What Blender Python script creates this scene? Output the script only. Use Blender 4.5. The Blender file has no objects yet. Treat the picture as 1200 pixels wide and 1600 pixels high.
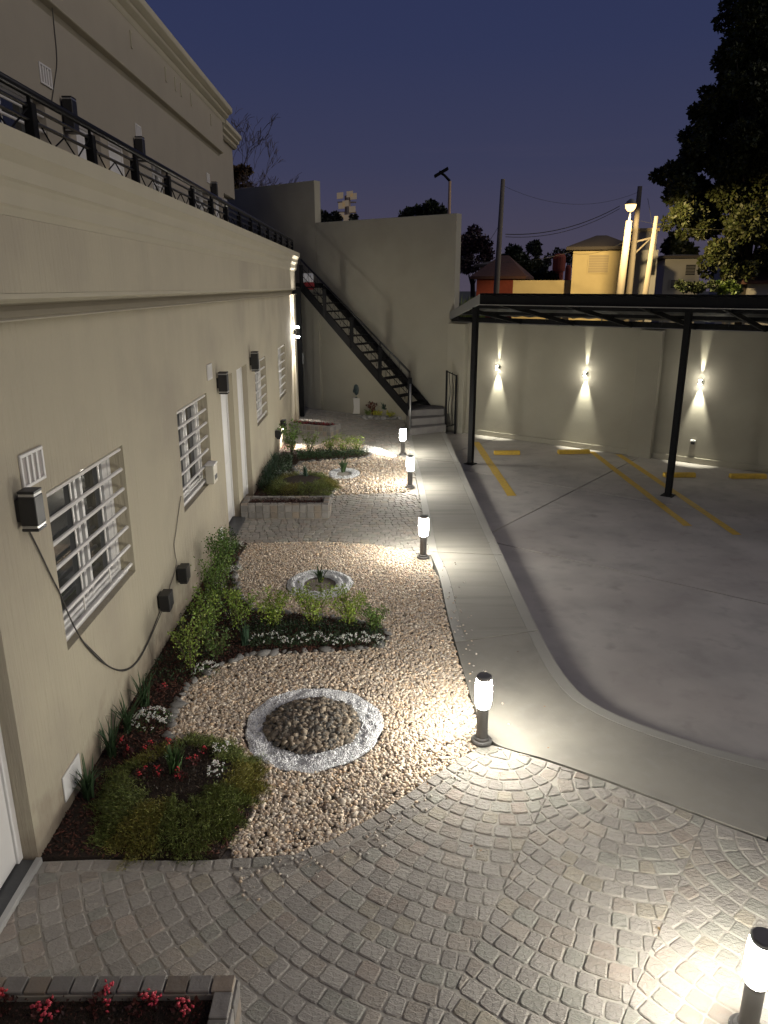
import bpy, bmesh, math, random
import numpy as np
from mathutils import Vector, Matrix
rnd = random.Random(7); rng = np.random.default_rng(7)
SC = bpy.context.scene; COL = SC.collection
PI = math.pi
# ------------------------------------------------------------------ camera
CAMH = 3.6
PITCH = math.atan(352/1158); YAW = math.radians(0.57)
cd = bpy.data.cameras.new('camera'); cam = bpy.data.objects.new('camera', cd); COL.objects.link(cam)
cam.location = (0, 0, CAMH); cam.rotation_euler = (PI/2-PITCH, 0, -YAW)
cd.sensor_fit = 'VERTICAL'; cd.sensor_height = 36.0; cd.lens = 1158/1600*36
cd.clip_start = .05; cd.clip_end = 2000
SC.camera = cam
# ------------------------------------------------------------------ world: clear sky at dusk
W = bpy.data.worlds.new('World'); SC.world = W; W.use_nodes = True
nt = W.node_tree; N = nt.nodes; L = nt.links; bg = N['Background']
tc = N.new('ShaderNodeTexCoord'); sx = N.new('ShaderNodeSeparateXYZ'); cr = N.new('ShaderNodeValToRGB')
L.new(tc.outputs['Generated'], sx.inputs[0]); L.new(sx.outputs['Z'], cr.inputs[0])
e = cr.color_ramp.elements
e[0].position = 0.0; e[0].color = (.066, .056, .082, 1)
e[1].position = 1.0; e[1].color = (.012, .019, .068, 1)
for p, c in ((.06, (.056, .051, .084, 1)), (.14, (.039, .042, .085, 1)), (.26, (.027, .034, .084, 1)), (.45, (.018, .026, .081, 1))):
    q = e.new(p); q.color = c
mp = N.new('ShaderNodeMapping'); mp.inputs['Scale'].default_value = (1.2, 1.2, 26)
ns = N.new('ShaderNodeTexNoise'); ns.inputs['Scale'].default_value = 2.2; ns.inputs['Detail'].default_value = 4
cr2 = N.new('ShaderNodeValToRGB'); cr2.color_ramp.elements[0].position = .55; cr2.color_ramp.elements[1].position = .8
cr3 = N.new('ShaderNodeValToRGB')
cr3.color_ramp.elements[0].position = .02; cr3.color_ramp.elements[0].color = (1, 1, 1, 1)
cr3.color_ramp.elements[1].position = .17; cr3.color_ramp.elements[1].color = (0, 0, 0, 1)
mu = N.new('ShaderNodeMath'); mu.operation = 'MULTIPLY'
mx = N.new('ShaderNodeMix'); mx.data_type = 'RGBA'
L.new(tc.outputs['Generated'], mp.inputs[0]); L.new(mp.outputs[0], ns.inputs[0]); L.new(ns.outputs[0], cr2.inputs[0])
L.new(sx.outputs['Z'], cr3.inputs[0]); L.new(cr2.outputs[0], mu.inputs[0]); L.new(cr3.outputs[0], mu.inputs[1])
m2 = N.new('ShaderNodeMath'); m2.operation = 'MULTIPLY'; m2.inputs[1].default_value = .55; L.new(mu.outputs[0], m2.inputs[0])
L.new(m2.outputs[0], mx.inputs[0]); L.new(cr.outputs[0], mx.inputs[6]); mx.inputs[7].default_value = (.105, .08, .115, 1)
L.new(mx.outputs[2], bg.inputs[0]); bg.inputs[1].default_value = 0.86
# ------------------------------------------------------------------ fill light: one very soft sun added to brighten facade and ground
sl = bpy.data.lights.new('fill_sun', 'SUN'); so = bpy.data.objects.new('fill_sun', sl); COL.objects.link(so)
sl.energy = 0.66; sl.angle = math.radians(50); sl.color = (1.0, .92, .80)
sdir = Vector((.80, -.28, .52)).normalized()
so.rotation_euler = sdir.to_track_quat('Z', 'Y').to_euler()
SC.view_settings.view_transform = 'Standard'; SC.view_settings.look = 'None'
SC.view_settings.exposure = 0.35; SC.view_settings.gamma = 1; SC.view_settings.use_curve_mapping = False
SC.cycles.use_denoising = True; SC.cycles.max_bounces = 6; SC.cycles.sample_clamp_indirect = 4
BOLLARD_L = 195.0
# ------------------------------------------------------------------ helpers
F = 1158
def ray(x, y):
    a = (x-600)/F; v = (800-y)/F
    f = math.cos(PITCH)+v*math.sin(PITCH); z = -math.sin(PITCH)+v*math.cos(PITCH)
    c, s = math.cos(YAW), math.sin(YAW)
    return (a*c+f*s, -a*s+f*c, z)
def onx(x, y, X):
    d = ray(x, y); t = X/d[0]; return Vector((X, d[1]*t, CAMH+d[2]*t))
def ony(x, y, Y):
    d = ray(x, y); t = Y/d[1]; return Vector((d[0]*t, Y, CAMH+d[2]*t))
def ong(x, y, z=0):
    d = ray(x, y); t = (z-CAMH)/d[2]; return Vector((d[0]*t, d[1]*t, z))
U = Vector((.79, -.613, 0)).normalized(); NV = Vector((-U.y, U.x, 0))     # along / away behind the boundary wall
P0 = Vector((1.8, 20.05, 0))
def un(s, t, z=0):                                                        # s along boundary wall from P0, t behind it
    return P0+U*s+NV*t+Vector((0, 0, z))
def rootloc(p):
    v = Vector((0, 0, 0))
    while p is not None:
        v += p.location; p = p.parent
    return v
MATS = {}
def mat(name, col, rough=.8, metal=0, bump=None, var=None, tint=False, emit=None, coat=0, spec=.5, stretch=(1, 1, 1), stain=None, trans=0, splash=False):
    if name in MATS: return MATS[name]
    m = bpy.data.materials.new(name); m.use_nodes = True; MATS[name] = m
    n = m.node_tree.nodes; l = m.node_tree.links; b = n['Principled BSDF']
    b.inputs['Roughness'].default_value = rough; b.inputs['Metallic'].default_value = metal
    b.inputs['Specular IOR Level'].default_value = spec
    if coat: b.inputs['Coat Weight'].default_value = coat
    if trans: b.inputs['Transmission Weight'].default_value = trans
    t = n.new('ShaderNodeTexCoord'); mp = n.new('ShaderNodeMapping'); mp.inputs['Scale'].default_value = stretch
    l.new(t.outputs['Object'], mp.inputs[0])
    base = n.new('ShaderNodeRGB'); base.outputs[0].default_value = (*col, 1); out = base.outputs[0]
    if tint:
        a = n.new('ShaderNodeAttribute'); a.attribute_name = 'tint'
        x = n.new('ShaderNodeMix'); x.data_type = 'RGBA'; x.blend_type = 'MULTIPLY'; x.inputs[0].default_value = 1
        l.new(out, x.inputs[6]); l.new(a.outputs['Color'], x.inputs[7]); out = x.outputs[2]
    def noise_mix(out, scale, amount, c2, detail=6, lo=.35, hi=.7, vec=None):
        ns = n.new('ShaderNodeTexNoise'); ns.inputs['Scale'].default_value = scale; ns.inputs['Detail'].default_value = detail
        l.new(vec or mp.outputs[0], ns.inputs[0])
        r = n.new('ShaderNodeMapRange'); r.inputs[1].default_value = lo; r.inputs[2].default_value = hi; r.inputs[4].default_value = amount
        l.new(ns.outputs[0], r.inputs[0])
        x = n.new('ShaderNodeMix'); x.data_type = 'RGBA'; l.new(r.outputs[0], x.inputs[0]); l.new(out, x.inputs[6])
        x.inputs[7].default_value = (*c2, 1); return x.outputs[2]
    if var:
        for v in (var if isinstance(var, list) else [var]): out = noise_mix(out, *v)
    if stain: out = noise_mix(out, *stain, vec=t.outputs['Object'])
    if splash:                                                            # mud splashed up the foot of the wall
        sp = n.new('ShaderNodeSeparateXYZ'); l.new(t.outputs['Object'], sp.inputs[0])
        ns = n.new('ShaderNodeTexNoise'); ns.inputs['Scale'].default_value = 5; ns.inputs['Detail'].default_value = 8; l.new(t.outputs['Object'], ns.inputs[0])
        ad = n.new('ShaderNodeMath'); ad.operation = 'MULTIPLY_ADD'; ad.inputs[1].default_value = -.75; l.new(ns.outputs[0], ad.inputs[0]); l.new(sp.outputs['Z'], ad.inputs[2])
        mr = n.new('ShaderNodeMapRange'); mr.inputs[1].default_value = -.30; mr.inputs[2].default_value = .02; mr.inputs[3].default_value = .65; mr.inputs[4].default_value = 0; l.new(ad.outputs[0], mr.inputs[0])
        x = n.new('ShaderNodeMix'); x.data_type = 'RGBA'; l.new(mr.outputs[0], x.inputs[0]); l.new(out, x.inputs[6]); x.inputs[7].default_value = (.20, .15, .11, 1); out = x.outputs[2]
    l.new(out, b.inputs['Base Color'])
    if bump:
        h = None
        for sc, st, dist in (bump if isinstance(bump, list) else [bump]):
            ns = n.new('ShaderNodeTexNoise'); ns.inputs['Scale'].default_value = sc; ns.inputs['Detail'].default_value = 5
            l.new(mp.outputs[0], ns.inputs[0])
            bp = n.new('ShaderNodeBump'); bp.inputs['Strength'].default_value = st; bp.inputs['Distance'].default_value = dist
            l.new(ns.outputs[0], bp.inputs['Height'])
            if h: l.new(h, bp.inputs['Normal'])
            h = bp.outputs[0]
        l.new(h, b.inputs['Normal'])
    if emit:
        b.inputs['Emission Color'].default_value = (*emit[0], 1); b.inputs['Emission Strength'].default_value = emit[1]
    return m
class MB:
    def __init__(s): s.v = []; s.f = []
    def add(s, vs, fs):
        o = len(s.v); s.v += [tuple(p) for p in vs]; s.f += [tuple(i+o for i in f) for f in fs]; return s
    def quad(s, a, b, c, d): return s.add([a, b, c, d], [(0, 1, 2, 3)])
    def box(s, a, b):
        (x0, y0, z0), (x1, y1, z1) = a, b
        return s.add([(x0, y0, z0), (x1, y0, z0), (x1, y1, z0), (x0, y1, z0), (x0, y0, z1), (x1, y0, z1), (x1, y1, z1), (x0, y1, z1)],
                     [(3, 2, 1, 0), (4, 5, 6, 7), (0, 1, 5, 4), (1, 2, 6, 5), (2, 3, 7, 6), (3, 0, 4, 7)])
    def obox(s, c, ax, ay, az):                                           # centre and three half-axes
        c, ax, ay, az = map(Vector, (c, ax, ay, az))
        vs = [c+ax*i+ay*j+az*k for k in (-1, 1) for i, j in ((-1, -1), (1, -1), (1, 1), (-1, 1))]
        return s.add(vs, [(3, 2, 1, 0), (4, 5, 6, 7), (0, 1, 5, 4), (1, 2, 6, 5), (2, 3, 7, 6), (3, 0, 4, 7)])
    def beam(s, p, q, w, h, up=(0, 0, 1)):                                # bar from p to q
        p, q = Vector(p), Vector(q); d = q-p; side = d.cross(Vector(up))
        if side.length < 1e-6: side = d.cross(Vector((0, 1, 0)))
        side.normalize(); u2 = side.cross(d).normalized()
        return s.obox((p+q)/2, d/2, side*w/2, u2*h/2)
    def tube(s, pts, r, n=8, cap=True):
        pts = [Vector(p) for p in pts]; rs = r if isinstance(r, (list, tuple)) else [r]*len(pts); o = len(s.v)
        prev = None
        for i, p in enumerate(pts):
            d = (pts[min(i+1, len(pts)-1)]-pts[max(i-1, 0)]).normalized()
            a = d.cross(Vector((0, 0, 1)) if abs(d.z) < .95 else Vector((0, 1, 0))).normalized()
            if prev is not None and a.dot(prev) < 0: a = -a
            prev = a; b = d.cross(a)
            for k in range(n):
                t = 2*PI*k/n; s.v.append(tuple(p+(a*math.cos(t)+b*math.sin(t))*rs[i]))
        for i in range(len(pts)-1):
            for k in range(n):
                s.f.append((o+i*n+k, o+i*n+(k+1) % n, o+(i+1)*n+(k+1) % n, o+(i+1)*n+k))
        if cap:
            s.f.append(tuple(o+k for k in range(n))[::-1]); s.f.append(tuple(o+(len(pts)-1)*n+k for k in range(n)))
        return s
    def lathe(s, prof, c=(0, 0, 0), n=24):
        o = len(s.v)
        for r, z in prof:
            for k in range(n):
                t = 2*PI*k/n; s.v.append((c[0]+r*math.cos(t), c[1]+r*math.sin(t), c[2]+z))
        for i in range(len(prof)-1):
            for k in range(n): s.f.append((o+i*n+k, o+i*n+(k+1) % n, o+(i+1)*n+(k+1) % n, o+(i+1)*n+k))
        s.f.append(tuple(o+k for k in range(n))[::-1]); s.f.append(tuple(o+(len(prof)-1)*n+k for k in range(n)))
        return s
    def prism(s, poly, z0, z1):
        n = len(poly); vs = [(p[0], p[1], z0) for p in poly]+[(p[0], p[1], z1) for p in poly]
        return s.add(vs, [tuple(range(n))[::-1], tuple(range(n, 2*n))]+[(i, (i+1) % n, n+(i+1) % n, n+i) for i in range(n)])
    def extrude(s, prof, p, q, side):                                     # profile [(out, z)] swept from p to q, out along side
        p, q, side = Vector(p), Vector(q), Vector(side); n = len(prof)
        vs = [p+side*a+Vector((0, 0, b)) for a, b in prof]+[q+side*a+Vector((0, 0, b)) for a, b in prof]
        return s.add(vs, [tuple(range(n)), tuple(range(n, 2*n))[::-1]]+[(i, (i+1) % n, n+(i+1) % n, n+i) for i in range(n)])
    def build(s, name, m, parent=None, bevel=0, smooth=False, local=False, seg=1, tint=None):
        me = bpy.data.meshes.new(name); off = Vector((0, 0, 0)) if (parent is None or local) else rootloc(parent)
        me.from_pydata([(x-off.x, y-off.y, z-off.z) for x, y, z in s.v], [], s.f)
        if bevel:
            bm = bmesh.new(); bm.from_mesh(me)
            bmesh.ops.recalc_face_normals(bm, faces=bm.faces)
            bmesh.ops.bevel(bm, geom=bm.edges[:], offset=bevel, segments=seg, affect='EDGES', clamp_overlap=True)
            bm.to_mesh(me); bm.free()
        me.materials.append(m)
        if smooth: me.polygons.foreach_set('use_smooth', [True]*len(me.polygons))
        if tint is not None:
            at = me.color_attributes.new('tint', 'FLOAT_COLOR', 'POINT')
            at.data.foreach_set('color', np.tile(np.array([*tint, 1.0], dtype=np.float32), len(me.vertices)))
        o = bpy.data.objects.new(name, me); COL.objects.link(o)
        if parent is not None: o.parent = parent
        return o
def tag(o, label=None, cat=None, group=None, kind=None):
    if label: o['label'] = label
    if cat: o['category'] = cat
    if group: o['group'] = group
    if kind: o['kind'] = kind
    return o
def thing(name, label, cat, loc=(0, 0, 0), rz=0, group=None):
    o = bpy.data.objects.new(name, None); COL.objects.link(o); o.location = loc; o.rotation_euler = (0, 0, rz)
    o.empty_display_size = .1
    return tag(o, label, cat, group)
def copy_tree(o, parent=None):
    c = o.copy(); COL.objects.link(c); c.parent = parent
    for ch in list(o.children): copy_tree(ch, c)
    return c
def mesh_np(name, V, faces_flat, nper, m, parent=None, tint=None, smooth=False, local=False):
    """V (n,3); faces_flat (k, nper) int array"""
    me = bpy.data.meshes.new(name)
    if parent is not None and not local: V = V-np.array(rootloc(parent))
    nf = len(faces_flat)
    me.vertices.add(len(V)); me.vertices.foreach_set('co', V.astype(np.float32).ravel())
    me.loops.add(nf*nper); me.loops.foreach_set('vertex_index', faces_flat.astype(np.int32).ravel())
    me.polygons.add(nf); me.polygons.foreach_set('loop_start', (np.arange(nf)*nper).astype(np.int32))
    me.polygons.foreach_set('loop_total', np.full(nf, nper, dtype=np.int32))
    if smooth: me.polygons.foreach_set('use_smooth', np.ones(nf, dtype=bool))
    me.update(calc_edges=True)
    if tint is not None:
        at = me.color_attributes.new('tint', 'FLOAT_COLOR', 'POINT')
        c = np.ones((len(V), 4), dtype=np.float32); c[:, :3] = tint; at.data.foreach_set('color', c.ravel())
    me.materials.append(m)
    o = bpy.data.objects.new(name, me); COL.objects.link(o)
    if parent is not None: o.parent = parent
    return o
def rand_rot(n, tilt=None):
    """random rotation matrices; tilt limits the lean away from upright"""
    q = rng.normal(size=(n, 4)); q /= np.linalg.norm(q, axis=1)[:, None]
    w, x, y, z = q.T
    R = np.stack([1-2*(y*y+z*z), 2*(x*y-z*w), 2*(x*z+y*w), 2*(x*y+z*w), 1-2*(x*x+z*z), 2*(y*z-x*w), 2*(x*z-y*w), 2*(y*z+x*w), 1-2*(x*x+y*y)], axis=1).reshape(n, 3, 3)
    if tilt is not None:
        a = rng.uniform(0, 2*PI, n); b = rng.normal(size=n)*tilt; c2 = rng.normal(size=n)*tilt
        Rz = np.zeros((n, 3, 3)); Rz[:, 0, 0] = np.cos(a); Rz[:, 0, 1] = -np.sin(a); Rz[:, 1, 0] = np.sin(a); Rz[:, 1, 1] = np.cos(a); Rz[:, 2, 2] = 1
        Rx = np.zeros((n, 3, 3)); Rx[:, 0, 0] = 1; Rx[:, 1, 1] = np.cos(b); Rx[:, 1, 2] = -np.sin(b); Rx[:, 2, 1] = np.sin(b); Rx[:, 2, 2] = np.cos(b)
        Ry = np.zeros((n, 3, 3)); Ry[:, 1, 1] = 1; Ry[:, 0, 0] = np.cos(c2); Ry[:, 0, 2] = np.sin(c2); Ry[:, 2, 0] = -np.sin(c2); Ry[:, 2, 2] = np.cos(c2)
        R = Ry@Rx@Rz
    return R
def inst(tv, tf, P, R, S):
    """copies of a template: vertices and faces joined"""
    tv = np.asarray(tv, float); tf = np.asarray(tf, int); n = len(P)
    V = np.einsum('nij,nvj->nvi', R, tv[None]*S[:, None, :])+P[:, None, :]
    Fc = tf[None]+(np.arange(n)*len(tv))[:, None, None]
    return V.reshape(-1, 3), Fc.reshape(-1, tf.shape[1])
def ico(sub):
    bm = bmesh.new(); bmesh.ops.create_icosphere(bm, subdivisions=sub, radius=1)
    v = np.array([p.co[:] for p in bm.verts]); f = np.array([[q.index for q in p.verts] for p in bm.faces]); bm.free(); return v, f
ICO1, ICO2 = ico(1), ico(2)
OCT = (np.array([(1, 0, 0), (-1, 0, 0), (0, 1, 0), (0, -1, 0), (0, 0, 1), (0, 0, -1)], float),
       np.array([(0, 2, 4), (2, 1, 4), (1, 3, 4), (3, 0, 4), (2, 0, 5), (1, 2, 5), (3, 1, 5), (0, 3, 5)]))
LEAF = (np.array([(0, 0, 0), (.32, .45, .06), (0, 1, -.05), (-.32, .45, .06)], float), np.array([(0, 1, 2), (0, 2, 3)]))
def colr(base, n, spread=.3):
    b = np.array(base)[None]*rng.uniform(1-spread, 1+spread, (n, 1)); b = b*(1+rng.normal(size=(n, 3))*.06); return np.clip(b, .002, 1)
def clip_half(poly, p, n, off=0.0):
    """keep side where (q-p).n >= off"""
    out = []
    for i in range(len(poly)):
        a, b = poly[i], poly[(i+1) % len(poly)]
        da = (a[0]-p[0])*n[0]+(a[1]-p[1])*n[1]-off; db = (b[0]-p[0])*n[0]+(b[1]-p[1])*n[1]-off
        if da >= 0: out.append(a)
        if (da >= 0) != (db >= 0):
            t = da/(da-db); out.append((a[0]+(b[0]-a[0])*t, a[1]+(b[1]-a[1])*t))
    return out
def inpoly(x, y, poly):
    x = np.asarray(x); y = np.asarray(y); r = np.zeros(x.shape, bool); n = len(poly)
    for i in range(n):
        (x1, y1), (x2, y2) = poly[i][:2], poly[(i+1) % n][:2]
        c = ((y1 > y) != (y2 > y)); xx = (x2-x1)*(y-y1)/((y2-y1) if y2 != y1 else 1e-9)+x1
        r ^= c & (x < xx)
    return r
def sheet(name, poly, z, m, res=.12, hfun=None, kind='structure', parent=None):
    """flat or gently uneven sheet filling a polygon, with a thickness skirt"""
    bm = bmesh.new(); vs = [bm.verts.new((p[0], p[1], z)) for p in poly]; f = bm.faces.new(vs)
    bmesh.ops.triangulate(bm, faces=[f]); me = bpy.data.meshes.new(name); bm.to_mesh(me); bm.free(); me.materials.append(m)
    o = bpy.data.objects.new(name, me); COL.objects.link(o)
    if kind: o['kind'] = kind
    if parent: o.parent = parent
    return o
# ------------------------------------------------------------------ materials
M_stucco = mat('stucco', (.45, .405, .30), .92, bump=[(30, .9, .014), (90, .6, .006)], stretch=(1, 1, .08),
               var=[(3.0, .4, (.385, .345, .262), 5, .35, .75)], stain=(.9, .6, (.335, .295, .23), 7, .45, .66), splash=True)
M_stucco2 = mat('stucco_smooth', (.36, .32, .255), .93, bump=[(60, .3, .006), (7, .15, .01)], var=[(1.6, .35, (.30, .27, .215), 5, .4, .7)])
M_bwall = mat('boundary_wall_paint', (.31, .29, .23), .93, bump=[(60, .3, .006), (7, .2, .012)], var=[(1.2, .45, (.25, .235, .19), 5, .4, .7)], stain=(.7, .5, (.225, .205, .165), 8, .48, .7))
M_cornice = mat('cornice_plaster', (.45, .41, .31), .9, bump=[(45, .3, .005)], stretch=(1, 1, .3), var=[(2.0, .4, (.385, .35, .265), 4, .4, .7)])
M_white = mat('white_paint', (.74, .73, .71), .42, var=(9, .25, (.6, .59, .56), 4))
M_bar = mat('white_bar_paint', (.76, .74, .70), .38, var=(14, .3, (.62, .58, .52), 4))
M_vent = mat('vent_plastic', (.70, .68, .65), .5)
M_vslot = mat('vent_slot', (.38, .35, .33), .7)
M_glass = mat('window_glass', (.016, .019, .02), .06, spec=.8, bump=(1.5, .05, .02))
M_curtain = mat('curtain', (.30, .29, .27), .9)
M_black = mat('black_metal', (.007, .007, .008), .7, bump=(60, .1, .002), var=(30, .4, (.013, .013, .013), 4), spec=.12)
M_rail = mat('rail_metal', (.012, .012, .013), .3, metal=.3)
M_lampbody = mat('lamp_body', (.018, .018, .019), .45)
M_lamprim = mat('lamp_rim', (.42, .42, .42), .3, metal=.7)
M_cable = mat('cable', (.055, .05, .045), .7)
M_cable2 = mat('grey_cable', (.18, .16, .13), .7)
M_grey = mat('bollard_grey', (.085, .08, .076), .5, var=(20, .3, (.1, .095, .09), 4))
M_cap = mat('bollard_cap_grey', (.20, .19, .18), .6, var=(20, .3, (.14, .13, .12), 4))
M_conc = mat('walk_concrete', (.255, .24, .205), .9, bump=[(9, .2, .006), (55, .5, .004)], stretch=(.25, 3.4, 1),
             var=[(2.4, .6, (.155, .148, .13), 9, .48, .68), (11, .3, (.29, .28, .25), 6, .45, .75)], stain=(1.7, .35, (.28, .265, .235), 5, .42, .66))
M_conc2 = mat('walk_concrete_worn', (.26, .244, .208), .88, bump=[(12, .2, .006), (70, .5, .003)], stretch=(1, 1, 1), var=[(1.8, .55, (.185, .175, .155), 9, .45, .68), (9, .4, (.30, .29, .26), 8, .5, .75)], stain=(4.5, .4, (.20, .185, .16), 8, .52, .68))
M_band = mat('band_concrete', (.275, .265, .235), .8, bump=(40, .25, .003), var=(4, .4, (.33, .31, .28), 6))
M_floor = mat('parking_concrete', (.48, .448, .405), .75, bump=[(4, .2, .02), (50, .25, .003)],
              var=[(1.1, .7, (.31, .288, .265), 9, .42, .66), (3.3, .5, (.30, .28, .255), 9, .52, .7), (4.1, .5, (.20, .185, .165), 9, .60, .78), (7, .3, (.44, .41, .37), 8, .5, .8)], stain=(.5, .5, (.33, .29, .265), 4, .45, .65))
M_grout = mat('grout', (.40, .37, .32), .95, bump=(60, .5, .006), var=(9, .5, (.30, .285, .25), 6))
M_stone = mat('paving_stone', (.325, .30, .265), .82, tint=True, bump=[(30, .9, .013), (95, .8, .006)], stretch=(1, 1.7, 1),
              var=[(22, .4, (.25, .23, .205), 8, .4, .7), (6, .35, (.37, .345, .305), 5, .45, .7)])
M_capstone = mat('planter_stone', (.24, .225, .205), .8, tint=True, bump=[(22, .6, .01), (90, .4, .004)], var=(14, .5, (.18, .165, .15), 7))
M_slate = mat('slate', (.06, .063, .066), .5, bump=(20, .4, .006), var=(8, .5, (.1, .1, .1), 6))
M_alu = mat('threshold_strip', (.5, .5, .48), .4, metal=.3)
M_soil = mat('soil', (.030, .020, .014), .98, bump=[(30, 1, .03), (120, .8, .01)], var=(30, .6, (.055, .032, .02), 6))
M_bark = mat('bark_chip', (.075, .034, .022), .9, tint=True)
M_gravbase = mat('gravel_bed', (.22, .185, .15), .97, bump=(60, 1, .02), var=(40, .7, (.10, .085, .07), 6))
M_pebble = mat('pebble', (1, 1, 1), .78, tint=True, var=(60, .25, (.3, .27, .22), 4))
M_edge = mat('edging_rock', (.17, .165, .155), .85, tint=True, bump=(30, .5, .01), var=(20, .5, (.18, .17, .16), 6))
M_wgrav = mat('white_gravel', (.90, .90, .90), 1.0, tint=True, spec=.1)
M_leaf = mat('leaf', (1, 1, 1), .55, tint=True, spec=.4)
M_bloom = mat('petal', (1, 1, 1), .6, tint=True)
M_twig = mat('twig', (.07, .05, .035), .9)
M_trunk = mat('tree_bark', (.035, .028, .022), .95, bump=(12, .8, .05), stretch=(1, 1, .3))
M_yellow = mat('yellow_paint', (.62, .40, .045), .6, bump=(30, .3, .004), var=(14, .6, (.38, .26, .06), 7, .45, .7))
M_roof = mat('carport_sheet', (.05, .052, .055), .45, metal=.3)
M_gutter = mat('gutter_grey', (.16, .165, .16), .5)
M_ground = mat('earth', (.06, .06, .05), .95, bump=(3, .5, .1), var=(.3, .6, (.04, .05, .03), 6))
M_diff = mat('lit_diffuser', (.9, .9, .85), .4, emit=((1.0, .96, .86), BOLLARD_L))
M_bulb = mat('lit_lens', (.9, .9, .9), .4, emit=((1.0, .97, .88), 60))
M_bulb2 = mat('lit_lens_bright', (.9, .9, .9), .4, emit=((1.0, .96, .90), 220))
# ------------------------------------------------------------------ ground far out
MB().quad((-400, -300, -.42), (400, -300, -.42), (400, 700, -.42), (-400, 700, -.42)).build('ground', M_ground)['kind'] = 'structure'
# ------------------------------------------------------------------ boundary wall (two heights) behind stairs and car park
def wall_piece(mb, s0, s1, z0, z1, t0=0, t1=.25):
    mb.add([un(s0, t0, z0), un(s1, t0, z0), un(s1, t1, z0), un(s0, t1, z0), un(s0, t0, z1), un(s1, t0, z1), un(s1, t1, z1), un(s0, t1, z1)],
           [(3, 2, 1, 0), (4, 5, 6, 7), (0, 1, 5, 4), (1, 2, 6, 5), (2, 3, 7, 6), (3, 0, 4, 7)]); return mb
sT = (Vector((-1.75, 22.8, 0))-P0).dot(U); sR = .27
bw = thing('boundary_wall', 'tall plain beige wall with stepped top behind the black metal stairs', 'wall', un(-2, 0))
wall_piece(MB(), -9, sT, -.35, 6.48).build('wall_section', M_bwall, bw, bevel=.008)
wall_piece(MB(), sT, sR, -.35, 5.36, .004, .25).build('wall_section', M_bwall, bw, bevel=.008)
wall_piece(MB(), -4.6, -4.36, 0, 3.4, -.1, .0).build('pilaster', M_bwall, bw, bevel=.006)
lw = thing('car_park_wall', 'low beige wall with pilasters and lit sconces along the car park', 'wall', un(4, 0))
wall_piece(MB(), sR, 16, -.35, 2.72, .01, .25).build('wall_section', M_bwall, lw, bevel=.006)
for s in (.2, 5.18, 10.2):
    wall_piece(MB(), s, s+.52, -.35, 2.69, -.16, .012).build('pilaster', M_bwall, lw, bevel=.008)
for a, b in ((.72, 5.18), (5.70, 10.2), (10.72, 16)):
    wall_piece(MB(), a, b, -.15, -.02, -.03, .012).build('skirting', M_bwall, lw, bevel=.008)
# ------------------------------------------------------------------ ground surfaces
u2 = lambda p: (Vector((p[0], p[1], 0))).dot(U); 
def UNxy(a, b): v = U*a+NV*b; return (v.x, v.y)
nP = P0.dot(NV)
pf = thing('parking_floor', None, None); pf['kind'] = 'structure'
ul = [-13.2, -9.1, -5.42, 3.6, 12.6]; nl = [-2, 2.0, 5.8, 9.57, 13.3, nP+.02]
for i in range(len(ul)-1):
    for j in range(len(nl)-1):
        g = .015
        a0, a1, b0, b1 = ul[i]+g, ul[i+1]-g, nl[j]+g, nl[j+1]-g
        pts = [UNxy(a0, b0), UNxy(a1, b0), UNxy(a1, b1), UNxy(a0, b1)]
        if all(p[0] < .6 for p in pts) or all(p[1] < 2 for p in pts): continue
        pts = clip_half(pts, (1.0, 0), (1, 0))
        if len(pts) < 3: continue
        MB().prism(pts, -.28, -.15-.002*rnd.random()).build('floor_slab', M_floor, pf)
MB().prism([(1.0, -4), (16, -4), (16, 10), (3, 21.2), (1.0, 21)], -.34, -.172).build('floor_joint_bed', mat('joint', (.02, .019, .018), .95), pf)
# painted lines and wheel stops
def line(x0, y0, x1, y1, w, label):
    d = Vector((x1-x0, y1-y0, 0)).normalized(); s = Vector((d.y, -d.x, 0))*w/2
    a, b = Vector((x0, y0, -.1455)), Vector((x1, y1, -.1455))
    m = MB(); n = 14
    L_ = [a.lerp(b, i/n)+s*(1+.10*rnd.uniform(-1, 1)) for i in range(n+1)]; R_ = [a.lerp(b, i/n)-s*(1+.10*rnd.uniform(-1, 1)) for i in range(n+1)]
    m.add(L_+R_, [(i, i+1, n+2+i, n+1+i) for i in range(n)])
    o = m.build('parking_line', M_yellow); tag(o, label, 'parking line', 'painted parking lines')
line(2.5, 18.4, 2.53, 13.34, .17, 'short yellow painted line beside the left carport post')
line(5.10, 17.2, 5.09, 11.49, .14, 'yellow painted line, left one of the close parallel pair')
line(5.65, 16.9, 5.69, 11.03, .14, 'yellow painted line passing the middle carport post, right one of the pair')
for (x0, x1, y, r, lb) in ((2.74, 3.34, 16.94, 0, 'yellow concrete wheel stop nearest the left carport post'), (4.25, 5.0, 17.02, .08, 'yellow wheel stop ending at the top of the painted line'),
                           (5.91, 6.55, 14.77, 0, 'yellow wheel stop behind the middle carport post'), (7.23, 7.95, 14.65, -.03, 'yellow wheel stop at the right edge of the picture')):
    t = MB(); w = (x1-x0)/2
    t.extrude([(-.075, 0), (.075, 0), (.06, .075), (.04, .09), (-.04, .09), (-.06, .075)], (-w, 0, 0), (w, 0, 0), (0, 1, 0))
    o = t.build('wheel_stop', M_yellow, bevel=.006); o.location = ((x0+x1)/2, y, -.148); o.rotation_euler = (0, 0, r)
    tag(o, lb, 'wheel stop', 'yellow wheel stops')
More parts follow.
